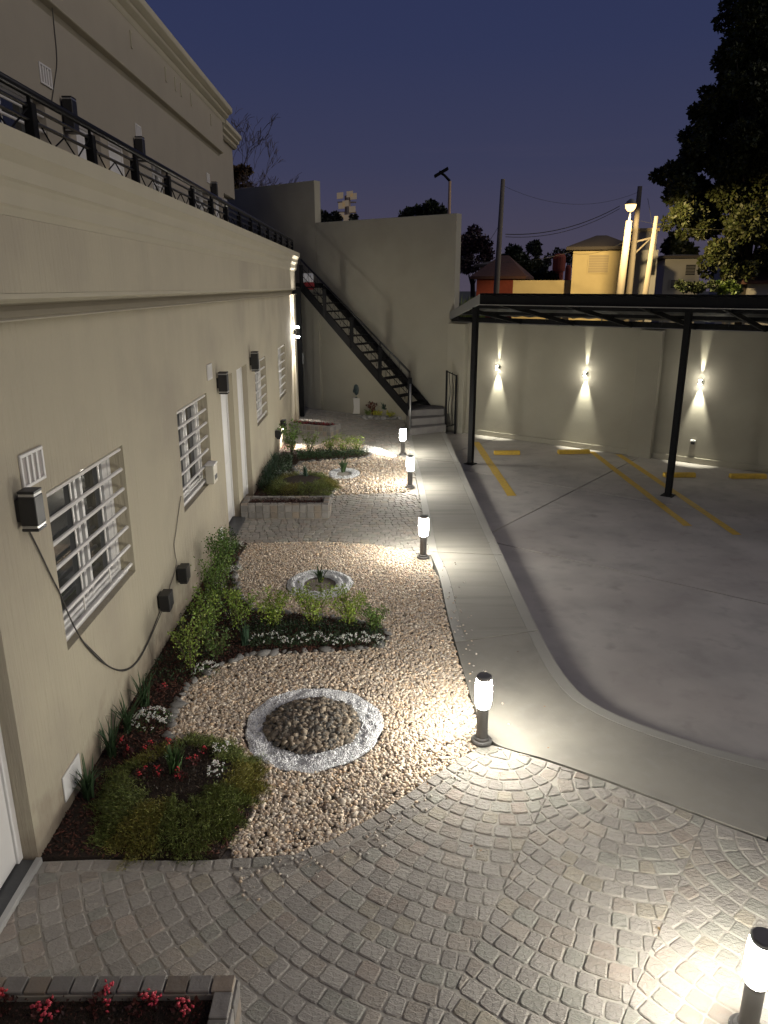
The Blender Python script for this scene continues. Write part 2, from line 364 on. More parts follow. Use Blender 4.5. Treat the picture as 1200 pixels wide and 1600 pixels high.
# walkway: cross sections (left, right)
secs = [((.78, 19.3), (1.78, 19.3)), ((.77, 15.9), (1.77, 15.45)), ((.77, 13.04), (1.76, 12.95)), ((.74, 9.9), (1.76, 9.75)), ((.81, 9.0), (1.76, 8.9)),
        ((.81, 7.79), (1.76, 7.9)), ((.825, 7.10), (1.765, 7.37)), ((.84, 6.5), (1.79, 6.6)), ((.86, 5.95), (1.87, 6.08)), ((.90, 5.62), (2.0, 5.82)),
        ((.97, 5.28), (2.17, 5.62)), ((1.35, 5.06), (2.42, 5.41)), ((1.75, 4.80), (2.72, 5.20)), ((2.2, 4.48), (3.02, 5.04)), ((2.66, 4.16), (3.28, 4.92))]
ww = thing('walkway', None, None); ww['kind'] = 'structure'
def catmull(pts, k=6):
    out = []
    for i in range(len(pts)-1):
        p0, p1, p2, p3 = (np.array(pts[max(i-1, 0)]), np.array(pts[i]), np.array(pts[i+1]), np.array(pts[min(i+2, len(pts)-1)]))
        for j in range(k):
            t = j/k; out.append(tuple(.5*((2*p1)+(-p0+p2)*t+(2*p0-5*p1+4*p2-p3)*t*t+(-p0+3*p1-3*p2+p3)*t**3)))
    out.append(tuple(pts[-1])); return out
def walk_strip(i0, i1, f0, f1, name, m, dz=0.0, side=False):
    Ls = catmull([s[0] for s in secs[i0:i1+1]]); Rs = catmull([s[1] for s in secs[i0:i1+1]])
    A, B = [], []
    for k, (l, r) in enumerate(zip(Ls, Rs)):
        l, r = Vector((*l, 0)), Vector((*r, 0)); d = (r-l).normalized(); w = (r-l).length
        g = Vector((0, 0, 0))
        fa = f0 if f0 >= 0 else w+f0; fb = f1 if f1 > 0 else w+f1
        A.append(l+d*fa); B.append(l+d*fb)
    # leave a 6 mm joint at both ends
    for arr in (A, B):
        arr[0] = arr[0]+(arr[1]-arr[0]).normalized()*.010; arr[-1] = arr[-1]+(arr[-2]-arr[-1]).normalized()*.010
    n = len(A); z = dz; vs = [(*p[:2], z) for p in A]+[(*p[:2], z) for p in B]+[(*p[:2], -.35) for p in A]+[(*p[:2], -.35) for p in B]
    fs = []
    for k in range(n-1):
        fs += [(k, k+1, n+k+1, n+k), (n+k, n+k+1, 3*n+k+1, 3*n+k), (k+1, k, 2*n+k, 2*n+k+1)]
    fs += [(0, n, 3*n, 2*n), (n-1, 3*n-1, 4*n-1, 2*n-1)]
    return MB().add(vs, fs).build(name, m, ww)
for a, b in ((0, 1), (1, 3), (3, 6), (6, 14)):
    if a < 6: walk_strip(a, b, .0, .118 if a != 0 else .1, 'edge_band', M_band, .001)
    walk_strip(a, b, (.121 if a != 0 else .103) if a < 6 else .0, -.126, 'walk_slab', M_conc if a < 6 else M_conc2, 0)
    walk_strip(a, b, -.123, 0, 'kerb', M_band, .0015)
# the next slab beyond the joint
MB().prism([(2.68, 4.15), (3.31, 4.91), (4.9, 4.1), (4.4, 3.1)], -.35, -.002).build('walk_slab', M_conc, ww)
# ------------------------------------------------------------------ paving of split stones laid in fans
GE = [(-2.3, 4.0), (-1.86, 4.02), (-1.2, 4.0), (-.96, 4.02), (-.57, 4.05), (-.31, 4.19), (.04, 4.48), (.44, 4.88), (.86, 5.27)]   # garden edge
SE = [(.93, 5.27), (1.35, 5.04), (1.75, 4.78), (2.2, 4.46), (2.66, 4.13), (3.4, 3.62), (4.4, 3.0)]                              # walkway edge
pv = thing('paving', None, None); pv['kind'] = 'structure'
MB().prism([(-2.6, 1.0), (4.6, 1.0), (4.6, 3.1)]+SE[::-1][1:]+GE[::-1], -.3, -.0075).build('joint_bed', M_grout, pv)
def area(poly): return .5*sum(poly[i][0]*poly[(i+1) % len(poly)][1]-poly[(i+1) % len(poly)][0]*poly[i][1] for i in range(len(poly)))
def stone_geo(poly, hi=True, z=0.0, gap=.003):
    """rounded irregular stone from a cell polygon; returns verts, faces relative to its centre"""
    if area(poly) < 0: poly = poly[::-1]
    cx = sum(p[0] for p in poly)/len(poly); cy = sum(p[1] for p in poly)/len(poly)
    pts = []
    n = len(poly)
    for i in range(n):
        p, a, b = poly[i], poly[i-1], poly[(i+1) % n]
        la = math.hypot(a[0]-p[0], a[1]-p[1]); lb = math.hypot(b[0]-p[0], b[1]-p[1])
        ra = min(rnd.uniform(.10, .24), .4); rb = min(rnd.uniform(.10, .24), .4)
        if la > .02: pts.append((p[0]+(a[0]-p[0])*ra, p[1]+(a[1]-p[1])*ra))
        if hi and la > .02 and lb > .02:
            k = .05; pts.append((p[0]+(a[0]-p[0])*k+(b[0]-p[0])*k, p[1]+(a[1]-p[1])*k+(b[1]-p[1])*k))
        if lb > .02: pts.append((p[0]+(b[0]-p[0])*rb, p[1]+(b[1]-p[1])*rb))
        if hi and lb > .06: q = rnd.uniform(.42, .58); pts.append((p[0]+(b[0]-p[0])*q, p[1]+(b[1]-p[1])*q))
    if len(pts) < 3: return None
    js = .0022 if hi else .001
    out = []
    for x, y in pts:
        d = math.hypot(x-cx, y-cy); s = max(.1, 1-gap/max(d, .01)); out.append(((x-cx)*s+rnd.uniform(-js, js), (y-cy)*s+rnd.uniform(-js, js)))
    m = len(out); tx, ty = rnd.uniform(-.025, .025), rnd.uniform(-.025, .025); h = z+rnd.uniform(-.0025, .0025)
    V = [(x, y, -.03) for x, y in out]
    V += [(x*.985, y*.985, h-.0055+tx*x+ty*y) for x, y in out]
    V += [(x*.86, y*.86, h+rnd.uniform(-.0007, .0007)+tx*x+ty*y) for x, y in out]
    Fs = []
    for i in range(m):
        j = (i+1) % m; Fs += [(i, j, m+j, m+i), (m+i, m+j, 2*m+j, 2*m+i)]
    Fs.append(tuple(range(2*m, 3*m)))
    return (cx, cy), V, Fs
def stone_tint():
    r = rnd.random(); b = rnd.uniform(.84, 1.13)
    c = (1, 1, 1) if r < .6 else (1.03, .985, .94) if r < .74 else (.95, 1.0, .97) if r < .9 else (1.05, .96, .91) if r < .95 else (1.04, 1.01, .90)
    return tuple(b*q for q in c)
def fan_cells(centres, accept, rmax, step=.122):
    cells = []
    for k, c in enumerate(centres):
        i = 0
        while True:
            r0 = .02+i*step; r1 = r0+step*rnd.uniform(.97, 1.0)
            if r0 > rmax: break
            rm = (r0+r1)/2; n = max(4, round(2*PI*rm/.120)); a0 = rnd.uniform(0, 2*PI); da = [rnd.uniform(-.16, .16) for _ in range(n)]
            for j in range(n):
                t0 = a0+2*PI*(j+da[j])/n; t1 = a0+2*PI*(j+1+da[(j+1) % n])/n; tm = (t0+t1)/2
                mx_, my_ = c[0]+rm*math.cos(tm), c[1]+rm*math.sin(tm)
                if not accept(mx_, my_): continue
                d = [math.hypot(mx_-q[0], my_-q[1]) for q in centres]
                if d[k] > min(d)+.075: continue
                poly = [(c[0]+r*math.cos(t)+rnd.uniform(-.003, .003), c[1]+r*math.sin(t)+rnd.uniform(-.003, .003)) for r, t in ((r0, t0), (r1, t0), (r1, t1), (r0, t1))]
                for q_i, q in enumerate(centres):
                    if q_i == k or d[q_i] > d[k]+.25: continue
                    mid = ((c[0]+q[0])/2, (c[1]+q[1])/2); v = (c[0]-q[0], c[1]-q[1]); L_ = math.hypot(*v)
                    poly = clip_half(poly, mid, (v[0]/L_, v[1]/L_))
                    if len(poly) < 3: break
                if len(poly) >= 3: cells.append(poly)
            i += 1
    return cells
def near_seg(x, y, line):
    best = None
    for i in range(len(line)-1):
        a, b = line[i], line[i+1]; vx, vy = b[0]-a[0], b[1]-a[1]; l2 = vx*vx+vy*vy
        t = max(0, min(1, ((x-a[0])*vx+(y-a[1])*vy)/l2)); d = math.hypot(x-a[0]-vx*t, y-a[1]-vy*t)
        if best is None or d < best[0]: best = (d, a, (vx/math.sqrt(l2), vy/math.sqrt(l2)))
    return best
bigpoly = [(-2.38, 1.4), (4.2, 1.4), (4.4, 3.0)]+SE[::-1][1:]+GE[::-1]+[(-2.24, 4.0), (-2.24, 3.95), (-2.3, 3.9)]
def acc(x, y): return bool(inpoly(np.array([x]), np.array([y]), bigpoly)[0]) or near_seg(x, y, SE)[0] < .05
cells = fan_cells([(1.0, 5.18), (1.86, 4.72), (2.8, 4.05)], acc, 4.6)
out = []
for poly in cells:
    cx = sum(p[0] for p in poly)/len(poly); cy = sum(p[1] for p in poly)/len(poly)
    for ln, off in ((GE, .105), (SE, .004)):
        d, a, t = near_seg(cx, cy, ln)
        if d < .3: poly = clip_half(poly, a, (t[1], -t[0]), off)
        if len(poly) < 3: break
    if len(poly) >= 3 and abs(area(poly)) > .0016: out.append(poly)
# border row along the garden edge
def border_row(line, w, l=.115, off=.0):
    cells = []; pos = []
    for i in range(len(line)-1):
        a, b = Vector(line[i]), Vector(line[i+1]); n = max(1, round((b-a).length/l))
        for k in range(n): pos.append(a.lerp(b, k/n))
    pos.append(Vector(line[-1]))
    nr = []
    for i in range(len(pos)):
        d = (pos[min(i+1, len(pos)-1)]-pos[max(i-1, 0)]).normalized(); nr.append(Vector((d.y, -d.x)))
    for i in range(len(pos)-1):
        a0, a1 = pos[i]+nr[i]*off, pos[i+1]+nr[i+1]*off
        cells.append([tuple(a0), tuple(a1), tuple(a1+nr[i+1]*w), tuple(a0+nr[i]*w)])
    return cells
out += border_row([(-2.16, 4.0)]+GE[1:], .10)
def score(poly):
    cx = sum(p[0] for p in poly)/len(poly); cy = sum(p[1] for p in poly)/len(poly)
    v = Vector((cx, cy, -CAMH)); dc = v.y*math.cos(PITCH)+CAMH*math.sin(PITCH)
    px = 600+F*cx/dc; vv = (v.y*math.sin(PITCH)-CAMH*math.cos(PITCH))/dc; py = 800-F*vv
    if not (-10 < px < 1210 and py < 1620): return -1
    if px < 355 and py > 1530: return -1
    return abs(area(poly))*CAMH/v.length**3
sc_ = sorted(out, key=score, reverse=True)
def build_stones(polys, single, parent, hi=True):
    if single:
        for p in polys:
            g = stone_geo(p, True)
            if not g: continue
            (cx, cy), V, Fs = g
            o = MB().add(V, Fs).build('paving_stone', M_stone, parent, local=True, smooth=False, tint=stone_tint()); o.location = (cx, cy, 0)
    else:
        AV, AF, T = [], [], []
        for p in polys:
            g = stone_geo(p, hi)
            if not g: continue
            (cx, cy), V, Fs = g; o = len(AV); AV += [(x+cx, y+cy, z) for x, y, z in V]; AF += [tuple(i+o for i in f) for f in Fs]; T += [stone_tint()]*len(V)
        m = MB(); m.v = AV; m.f = AF; o = m.build('paving_stones', M_stone, parent); o['kind'] = 'stuff'
        at = o.data.color_attributes.new('tint', 'FLOAT_COLOR', 'POINT'); a = np.ones((len(AV), 4), np.float32); a[:, :3] = np.array(T); at.data.foreach_set('color', a.ravel())
build_stones(sc_[:300], True, pv); build_stones(sc_[300:], False, pv)
# paving between the two gardens and beyond
G2 = [(-2.2, 12.0), (-.85, 12.0), (-.82, 12.95), (.3, 13.0), (.62, 13.2), (.66, 14.5), (.62, 15.9), (.25, 16.5), (-.2, 17.2), (-.75, 17.75), (-.95, 18.2), (-2.2, 19.5)]
G1 = [(-2.2, 3.9)]+GE[1:]+[(.86, 5.6), (.84, 6.2), (.80, 7.1), (.79, 8.0), (.79, 9.0), (.70, 9.62), (.4, 9.98), (0, 10.22), (-.7, 10.35), (-1.4, 10.35), (-2.2, 10.3)]
midpoly = [(-2.25, 10.25), (-1.4, 10.38), (-.7, 10.38), (0, 10.25), (.4, 10.02), (.72, 9.66), (.76, 9.9), (.77, 12.95), (.55, 13.1), (.3, 13.0), (-.80, 12.93), (-.82, 11.97), (-2.25, 11.97)]
pm = MB().prism([(-2.3, 10.0), (.76, 9.4), (.765, 21.4), (-4.6, 25.0), (-2.3, 20.7)], -.3, -.022).build('joint_bed', M_grout, pv)
acc_m = lambda x, y: bool(inpoly(np.array([x]), np.array([y]), midpoly)[0])
mid = [p for p in fan_cells([(-2.0, 13.5), (-.95, 13.6), (.1, 13.5), (1.15, 13.6)], acc_m, 4) if abs(area(p)) > .002]
farpoly = [(.76, 13.2), (.76, 20.3), (un(-6, -.05).x, un(-6, -.05).y), (-2.35, 22.0), (-2.3, 19.6), (-.95, 18.25), (-.7, 17.8), (-.15, 17.25), (.3, 16.55), (.68, 15.95), (.72, 14.5), (.68, 13.3)]
acc_f = lambda x, y: bool(inpoly(np.array([x]), np.array([y]), farpoly)[0])
far = [p for p in fan_cells([(-3, 24.2), (-1.6, 24.2), (-.2, 24.2), (1.2, 24.2), (2.6, 24.2)], acc_f, 10, .125) if abs(area(p)) > .002]
build_stones(mid, False, pv, True); build_stones(far, False, pv, False)
# ------------------------------------------------------------------ gravel gardens
sheet('garden_bed', G1, -.03, M_gravbase)
sheet('garden_bed', G2, -.03, M_gravbase)
BED1 = [(-2.22, 4.03), (-1.05, 4.03), (-.9, 4.45), (-.98, 4.85), (-1.25, 5.15), (-1.70, 5.27), (-1.80, 5.6), (-1.80, 6.2), (-1.66, 6.5), (-1.36, 6.83), (-.92, 6.88),
        (-.2, 6.94), (.05, 7.05), (.13, 7.26), (.02, 7.48), (-.4, 7.68), (-.9, 7.80), (-1.45, 7.95), (-1.69, 8.4), (-1.86, 9.0), (-1.92, 9.72), (-1.9, 10.28), (-2.22, 10.28)]
BED2 = [(-2.22, 12.0), (-.86, 12.0), (-.84, 12.6), (-.80, 13.3), (-.9, 14.1), (-1.2, 14.4), (-1.6, 14.5), (-1.75, 15.0), (-1.6, 15.55), (-1.0, 15.75), (-.3, 15.9), (-.12, 16.2), (-.25, 16.55), (-1.0, 16.6),
        (-1.6, 16.5), (-1.9, 16.8), (-1.95, 17.6), (-2.22, 17.8)]
def lay(name, poly, m, h):
    return MB().prism(poly, -.04, h).build(name, m)
for P_ in (BED1, BED2):
    o = lay('soil_bed', P_, M_soil, .008); o['kind'] = 'structure'
def scatter_in(poly, n, holes=(), clear=0):
    xs = [p[0] for p in poly]; ys = [p[1] for p in poly]
    x = rng.uniform(min(xs), max(xs), n); y = rng.uniform(min(ys), max(ys), n); k = inpoly(x, y, poly)
    for h in holes:
        if callable(h): k &= ~h(x, y)
        else: k &= ~inpoly(x, y, h)
    return x[k], y[k]
R1 = lambda x, y: ((x+.55)/.60)**2+((y-5.56)/.635)**2 < 1
R2 = lambda x, y: ((x+.73)/.43)**2+((y-8.74)/.50)**2 < 1
R3 = lambda x, y: ((x+.66)/.33)**2+((y-14.55)/.50)**2 < 1
R4 = lambda x, y: ((x-.0)/.22)**2+((y-16.85)/.75)**2 < 0
PEB = np.array([(.60, .52, .42), (.55, .46, .36), (.66, .60, .52), (.46, .39, .32), (.62, .53, .44), (.38, .33, .29), (.70, .65, .57), (.52, .42, .33), (.40, .37, .34), (.58, .44, .31)])
DRK = np.array([(.12, .10, .08), (.07, .065, .06), (.16, .13, .10), (.055, .055, .055), (.22, .185, .145), (.10, .09, .075), (.28, .24, .19)])
def pebbles(name, poly, n, holes, size, pal, label, z0=-.022, hump=None, tmpl=None, seed=1, bright=1.0):
    x, y = scatter_in(poly, n, holes); k = len(x)
    near = y < 6.6
    Vs, Fs, Ts, off = [], [], [], 0
    for sel, (tv, tf) in ((near, ICO2), (~near, ICO1)):
        m = int(sel.sum())
        if not m: continue
        for var in range(4):
            idx = np.where(sel)[0][var::4]; m = len(idx)
            if not m: continue
            r = np.random.default_rng(10+var); t2 = tv*(1+r.normal(size=(len(tv), 1))*.09)
            s = size*rng.lognormal(0, .26, m)
            S = np.stack([s*rng.uniform(.9, 1.35, m), s*rng.uniform(.7, 1.0, m), s*rng.uniform(.5, .8, m)], 1)
            z = z0+rng.uniform(.2, 1.0, m)*size*1.3
            if hump: z = z+hump(x[idx], y[idx])
            P = np.stack([x[idx], y[idx], z], 1)
            V, Fc = inst(t2, tf, P, rand_rot(m, .45), S)
            c = pal[rng.integers(0, len(pal), m)]*rng.uniform(.68, 1.2, (m, 1))*bright*np.array([[1.22, 1.16, 1.08]])
            Vs.append(V); Fs.append(Fc+off); off += len(V); Ts.append(np.repeat(c, len(tv), 0))
    o = mesh_np(name, np.concatenate(Vs), np.concatenate(Fs), 3, M_pebble, tint=np.concatenate(Ts), smooth=True)
    return tag(o, label, 'gravel', kind='stuff')
G1n = [p for p in G1]
# near / far gravel of the first garden
pebbles('gravel', G1n, 84000, [BED1, R1, R2, [(-2.4, 3.8), (-.97, 3.8), (-.97, 4.12), (-2.4, 4.12)]], .0125, PEB, 'loose beige and cream pebbles covering the near garden between building and walkway')
pebbles('gravel', G2, 20000, [BED2, R3, [(-2.3, 17.6), (-1.5, 17.2), (-.9, 18.3), (-2.3, 19.6)]], .021, PEB, 'beige pebbles covering the far garden by the two distant bollards')
# white gravel rings
DENT = [(rng.uniform(0, 2*PI), rng.uniform(.15, .85), rng.uniform(.05, .16), rng.uniform(.006, .02)*rng.choice([-1, -1, .7])) for _ in range(70)]
def dents(a, t):
    h = 0
    for A0, T0, w_, d_ in DENT:
        da = (a-A0+PI) % (2*PI)-PI; h = h+d_*np.exp(-((da*.5)**2+((t-T0)*.22)**2)/(w_*.35)**2)
    return h
def ring(cx, cy, rx, ry, qx, qy, n, size, label, waves=0):
    a = rng.uniform(0, 2*PI, n); t = np.sqrt(rng.uniform(0, 1, n)); wob = 1+.022*np.sin(3*a+1)+.012*np.sin(7*a)+.012*np.sin(13*a+2)
    fx = (qx+(rx-qx)*t)*wob; fy = (qy+(ry-qy)*t)*wob
    x = cx+fx*np.cos(a); y = cy+fy*np.sin(a)
    hgt = .014*np.sin(PI*np.clip(t, 0, 1))**.5+.007*(np.sin(a*9+4*t)*np.sin(t*9+a*3)+.6*np.sin(a*23+7)*np.sin(13*t+2*a))*np.sin(PI*t)
    if waves: hgt = .014*(1+np.sin(t*2*PI*waves-1.2))*np.sin(PI*t)**.3
    hgt = hgt+(dents(a, t)*.8 if not waves else 0)
    z = -.012+hgt+rng.uniform(-.003, .006, n)
    s = size*rng.uniform(.6, 1.3, n); S = np.stack([s, s*.9, s*.75], 1)
    V, Fc = inst(*OCT, np.stack([x, y, z], 1), rand_rot(n), S)
    c = rng.uniform(.75, 1.15, (n, 1))*np.where(rng.uniform(0, 1, (n, 1)) < .05, .45, 1)*np.array([[1, 1, 1]])
    o = mesh_np('white_gravel', V, Fc, 3, M_wgrav, tint=np.repeat(c, 6, 0), smooth=False); tag(o, label, 'gravel', kind='stuff')
    # packed base under the grains
    m = MB(); na, nr_ = 72, 8
    for i in range(na):
        for j in range(nr_+1):
            A = 2*PI*i/na; T = j/nr_; wb = 1+.022*math.sin(3*A+1)+.012*math.sin(7*A)+.012*math.sin(13*A+2)
            h = .014*math.sin(PI*T)**.5+.007*(math.sin(A*9+4*T)*math.sin(T*9+A*3)+.6*math.sin(A*23+7)*math.sin(13*T+2*A))*math.sin(PI*T)
            if waves: h = .014*(1+math.sin(T*2*PI*waves-1.2))*(max(0, math.sin(PI*T)))**.3
            h += float(dents(A, T))*.8 if not waves else 0
            m.v.append((cx+(qx+(rx-qx)*T)*wb*math.cos(A), cy+(qy+(ry-qy)*T)*wb*math.sin(A), -.016+h))
    for i in range(na):
        for j in range(nr_): a_, b_ = i*(nr_+1)+j, ((i+1) % na)*(nr_+1)+j; m.f.append((a_, a_+1, b_+1, b_))
    b = m.build('packed_gravel', mat('packed_white', (.84, .84, .85), 1.0, bump=(90, 1, .02), var=(70, .8, (.62, .62, .63), 6), spec=0), smooth=True)
    tag(b, label.replace('loose', 'packed'), 'gravel', kind='stuff')
ring(-.55, 5.56, .585, .625, .385, .385, 15000, .0085, 'loose white gravel ring around the dark pebble mound')
ring(-.73, 8.74, .42, .49, .20, .25, 7000, .008, 'loose white gravel ring raked in circles around the small agave', waves=2)
ring(-.66, 14.55, .31, .47, .15, .22, 3000, .011, 'loose white gravel ring in the far garden')
# a white patch near the farthest bollard
x, y = scatter_in([(-.35, 16.6), (.35, 15.9), (.45, 16.1), (.05, 17.0), (-.3, 17.2)], 4000); n = len(x)
V, Fc = inst(*OCT, np.stack([x, y, rng.uniform(.0, .015, n)], 1), rand_rot(n), np.full((n, 3), .013)*rng.uniform(.6, 1.3, (n, 1)))
tag(mesh_np('white_gravel', V, Fc, 3, M_wgrav, tint=np.full((len(V), 3), .95)), 'patch of white gravel beside the farthest bollard', 'gravel', kind='stuff')
hump = lambda x, y: .075*np.clip(1-((x+.56)/.40)**2-((y-5.56)/.40)**2, 0, 1)**.7
circ = [(-.56+.40*math.cos(t*PI/20), 5.56+.40*math.sin(t*PI/20)) for t in range(40)]
pebbles('pebble_mound', circ, 2500, [], .021, DRK, 'round mound of dark brown river pebbles inside the white ring', z0=-.015, hump=hump)
m = MB(); m.lathe([(.38, -.03), (.36, .0), (.26, .035), (.13, .055), (.02, .062)], (-.56, 5.56, 0), 32)
tag(m.build('pebble_mound_core', M_soil, smooth=True), 'dark soil under the brown river pebbles', 'gravel', kind='stuff')
# stray pebbles kicked onto the path and paving, dry leaves
xs = np.concatenate([rng.normal(.9, .10, 90), rng.uniform(-.9, .9, 90)]); ys = np.concatenate([rng.uniform(5.4, 9.6, 90), np.zeros(90)])
ys[90:] = np.interp(xs[90:], [-.96, -.31, .04, .44, .86], [3.92, 4.08, 4.36, 4.76, 5.15])-np.abs(rng.normal(0, .12, 90)); kk = (xs > .83) | (ys < 5.3); xs, ys = xs[kk], ys[kk]; n = len(xs)
sz_ = rng.uniform(.006, .013, n); V, Fc = inst(*ICO1, np.stack([xs, ys, sz_*.6], 1), rand_rot(n, .3), np.stack([sz_*1.2, sz_, sz_*.7], 1))
tag(mesh_np('stray_pebbles', V, Fc, 3, M_pebble, tint=np.repeat(PEB[rng.integers(0, len(PEB), n)], 12, 0), smooth=True), 'stray pebbles scattered over the path and paving edge', 'gravel', kind='stuff')
xs = rng.uniform(-2.1, 3.2, 60); ys = rng.uniform(2.6, 11.5, 60); kk = ~inpoly(xs, ys, G1) & (xs < 1.7); xs, ys = xs[kk], ys[kk]; n = len(xs)
V, Fc = inst(*LEAF, np.stack([xs, ys, np.full(n, .009)], 1), rand_rot(n, .15), np.full((n, 3), .03)*rng.uniform(.5, 1.1, (n, 1)))
tag(mesh_np('dry_leaves', V, Fc, 3, M_leaf, tint=np.repeat(colr((.20, .12, .05), n, .5), 4, 0)), 'few small dry leaves lying on path and paving', 'leaves', kind='stuff')
# edging rocks along the soil beds
er = []
def edging(poly, lab):
    V_, F_, T_ = [], [], []; off = 0
    for i in range(len(poly)-1):
        a, b = Vector((*poly[i], 0)), Vector((*poly[i+1], 0)); n = max(1, int((b-a).length/.085))
        for k in range(n):
            p = a.lerp(b, (k+rnd.random()*.5)/n); s = rnd.uniform(.022, .045) if rnd.random() < .8 else rnd.uniform(.045, .07)
            V, Fc = inst(ICO2[0]*(1+rng.normal(size=(42, 1))*.10), ICO2[1], np.array([[p.x+rnd.uniform(-.02, .02), p.y+rnd.uniform(-.02, .02), .008]]), rand_rot(1, .2), np.array([[s*1.3, s*.85, s*.55]]))
            V_.append(V); F_.append(Fc+off); off += len(V); T_.append(np.tile(np.array([[1, 1, 1]])*rnd.uniform(.7, 1.5), (len(V), 1)))
    o = mesh_np('edging_rocks', np.concatenate(V_), np.concatenate(F_), 3, M_edge, tint=np.concatenate(T_), smooth=True)
    tag(o, lab, 'rocks', kind='stuff')
edging(BED1[4:-2], 'grey rocks edging the planted soil bed of the near garden')
edging(BED2[2:-2], 'grey rocks edging the planted soil bed of the far garden')
# bark mulch
for P_, n_, lb in ((BED1, 26000, 'reddish brown bark mulch over the near soil bed'), (BED2, 9000, 'brown bark mulch over the far soil bed')):
    x, y = scatter_in(P_, n_); n = len(x)
    s = rng.uniform(.008, .02, n); S = np.stack([s*1.5, s*.6, s*.3], 1)
    V, Fc = inst(*OCT, np.stack([x, y, rng.uniform(.008, .02, n)], 1), rand_rot(n, .5), S)
    c = np.stack([rng.uniform(.4, 1.5, n)]*3, 1); c[:, 0] *= rng.uniform(.9, 1.3, n)
    tag(mesh_np('bark_mulch', V, Fc, 3, M_bark, tint=np.repeat(c, 6, 0)), lb, 'mulch', kind='stuff')
# ------------------------------------------------------------------ plants
def leaves(name, parent, P, D, size, cols, wide=1.0, m=None, droop=0):
    """leaf blades at points P pointing along D"""
    n = len(P); D = D/np.linalg.norm(D, axis=1)[:, None]
    r = rng.normal(size=(n, 3)); X = np.cross(D, r); X /= np.linalg.norm(X, axis=1)[:, None]; Z = np.cross(X, D)
    R = np.stack([X, D, Z], 2); s = size*rng.uniform(.6, 1.3, n)
    V, Fc = inst(*LEAF, P, R, np.stack([s*wide, s, s], 1))
    return mesh_np(name, V, Fc, 3, m or M_leaf, parent, tint=np.repeat(cols, 4, 0), local=True)
def shrub(x, y, h, r, nl, col, label, leaf=.027, cat='shrub', group='leafy shrubs in the beds', name='shrub', stems=7, up=.9):
    nl = int(nl*1.35); t = thing(name, label, cat, (x, y, .01), rnd.uniform(0, 6), group)
    st = MB(); tips = []
    for i in range(stems):
        a = 2*PI*i/stems+rnd.uniform(-.4, .4); rr = r*rnd.uniform(.35, 1.0); hh = h*rnd.uniform(.65, 1.0)
        pts = [Vector((0, 0, 0)), Vector((rr*.25*math.cos(a), rr*.25*math.sin(a), hh*.35)), Vector((rr*.6*math.cos(a+.2), rr*.6*math.sin(a+.2), hh*.7)), Vector((rr*math.cos(a+.3), rr*math.sin(a+.3), hh))]
        st.tube(pts, [.006, .005, .004, .002], 5); tips.append(pts)
    st.build('stem', M_twig, t, local=True)
    P, D = [], []
    for i in range(nl):
        pts = tips[i % stems]; k = min(2.999, 3*rnd.random()**.6+.25); a = int(k); f = k-a; p = pts[a].lerp(pts[a+1], f)
        v = Vector((rnd.gauss(0, 1), rnd.gauss(0, 1), rnd.gauss(0, .7)+up)).normalized()
        p = p+Vector((rnd.gauss(0, 1), rnd.gauss(0, 1), rnd.gauss(0, .8)))*r*.16; p.z = max(p.z, .01)
        P.append(tuple(p)); D.append(tuple(v))
    leaves('foliage', t, np.array(P), np.array(D), leaf, colr(col, nl, .4))
    return t
def tuft(x, y, n, h, spread, col, label, name='grass_tuft', cat='grass tuft', group='blade leaved tufts', w=.007, z=.01, lean=(0, 0)):
    t = thing(name, label, cat, (x, y, z), 0, group); V, Fc = [], []
    T = []
    for i in range(n):
        a = rnd.uniform(0, 2*PI); l = h*rnd.uniform(.55, 1.1); s = spread*rnd.uniform(.2, 1.0)
        b = Vector((rnd.gauss(0, .015), rnd.gauss(0, .015), 0)); d = Vector((math.cos(a)*s+lean[0], math.sin(a)*s+lean[1], 0)); side = Vector((-math.sin(a), math.cos(a), 0))
        o = len(V); k = 5; c = np.array(col)*rnd.uniform(.6, 1.4)
        for j in range(k+1):
            f = j/k; p = b+d*l*f**1.7+Vector((0, 0, l*(f-.35*s/1.0*f*f*f))); ww_ = w*(1-f)**.6*(.6+.8*min(1, f*3))+.0004
            V += [tuple(p-side*ww_), tuple(p+side*ww_)]; T += [c, c]
        for j in range(k): Fc.append((o+2*j, o+2*j+1, o+2*j+3, o+2*j+2))
    mesh_np('blades', np.array(V), np.array(Fc), 4, M_leaf, t, tint=np.array(T), local=True)
    return t
def flowers(x, y, r, nb, nl, bcol, lcol, label, h=.09, name='flower_clump', cat='flowers', group='white flower clumps', bs=.009, ls=.016, z=.01):
    t = thing(name, label, cat, (x, y, z), 0, group)
    a = rng.uniform(0, 2*PI, nl); q = r*np.sqrt(rng.uniform(0, 1, nl)); hh = h*(1-.6*(q/r)**2)
    P = np.stack([q*np.cos(a), q*np.sin(a), rng.uniform(.2, 1, nl)*hh], 1); D = np.stack([np.cos(a)*.6, np.sin(a)*.6, np.full(nl, .8)], 1)+rng.normal(size=(nl, 3))*.5
    leaves('foliage', t, P, D, ls, colr(lcol, nl, .35), 1.2)
    a = rng.uniform(0, 2*PI, nb); q = r*np.sqrt(rng.uniform(0, 1, nb)); k = 6
    C = np.stack([q*np.cos(a), q*np.sin(a), h*(1-.6*(q/r)**2)+.012+rng.uniform(0, .02, nb)], 1)
    C = np.repeat(C, k, 0)+rng.normal(size=(nb*k, 3))*bs*.8
    V, Fc = inst(*OCT, C, rand_rot(nb*k), np.stack([np.full(nb*k, bs*.7), np.full(nb*k, bs*.7), np.full(nb*k, bs*.35)], 1))
    mesh_np('blossom', V, Fc, 3, M_bloom, t, tint=np.repeat(colr(bcol, nb*k, .12), 6, 0), local=True)
    return t
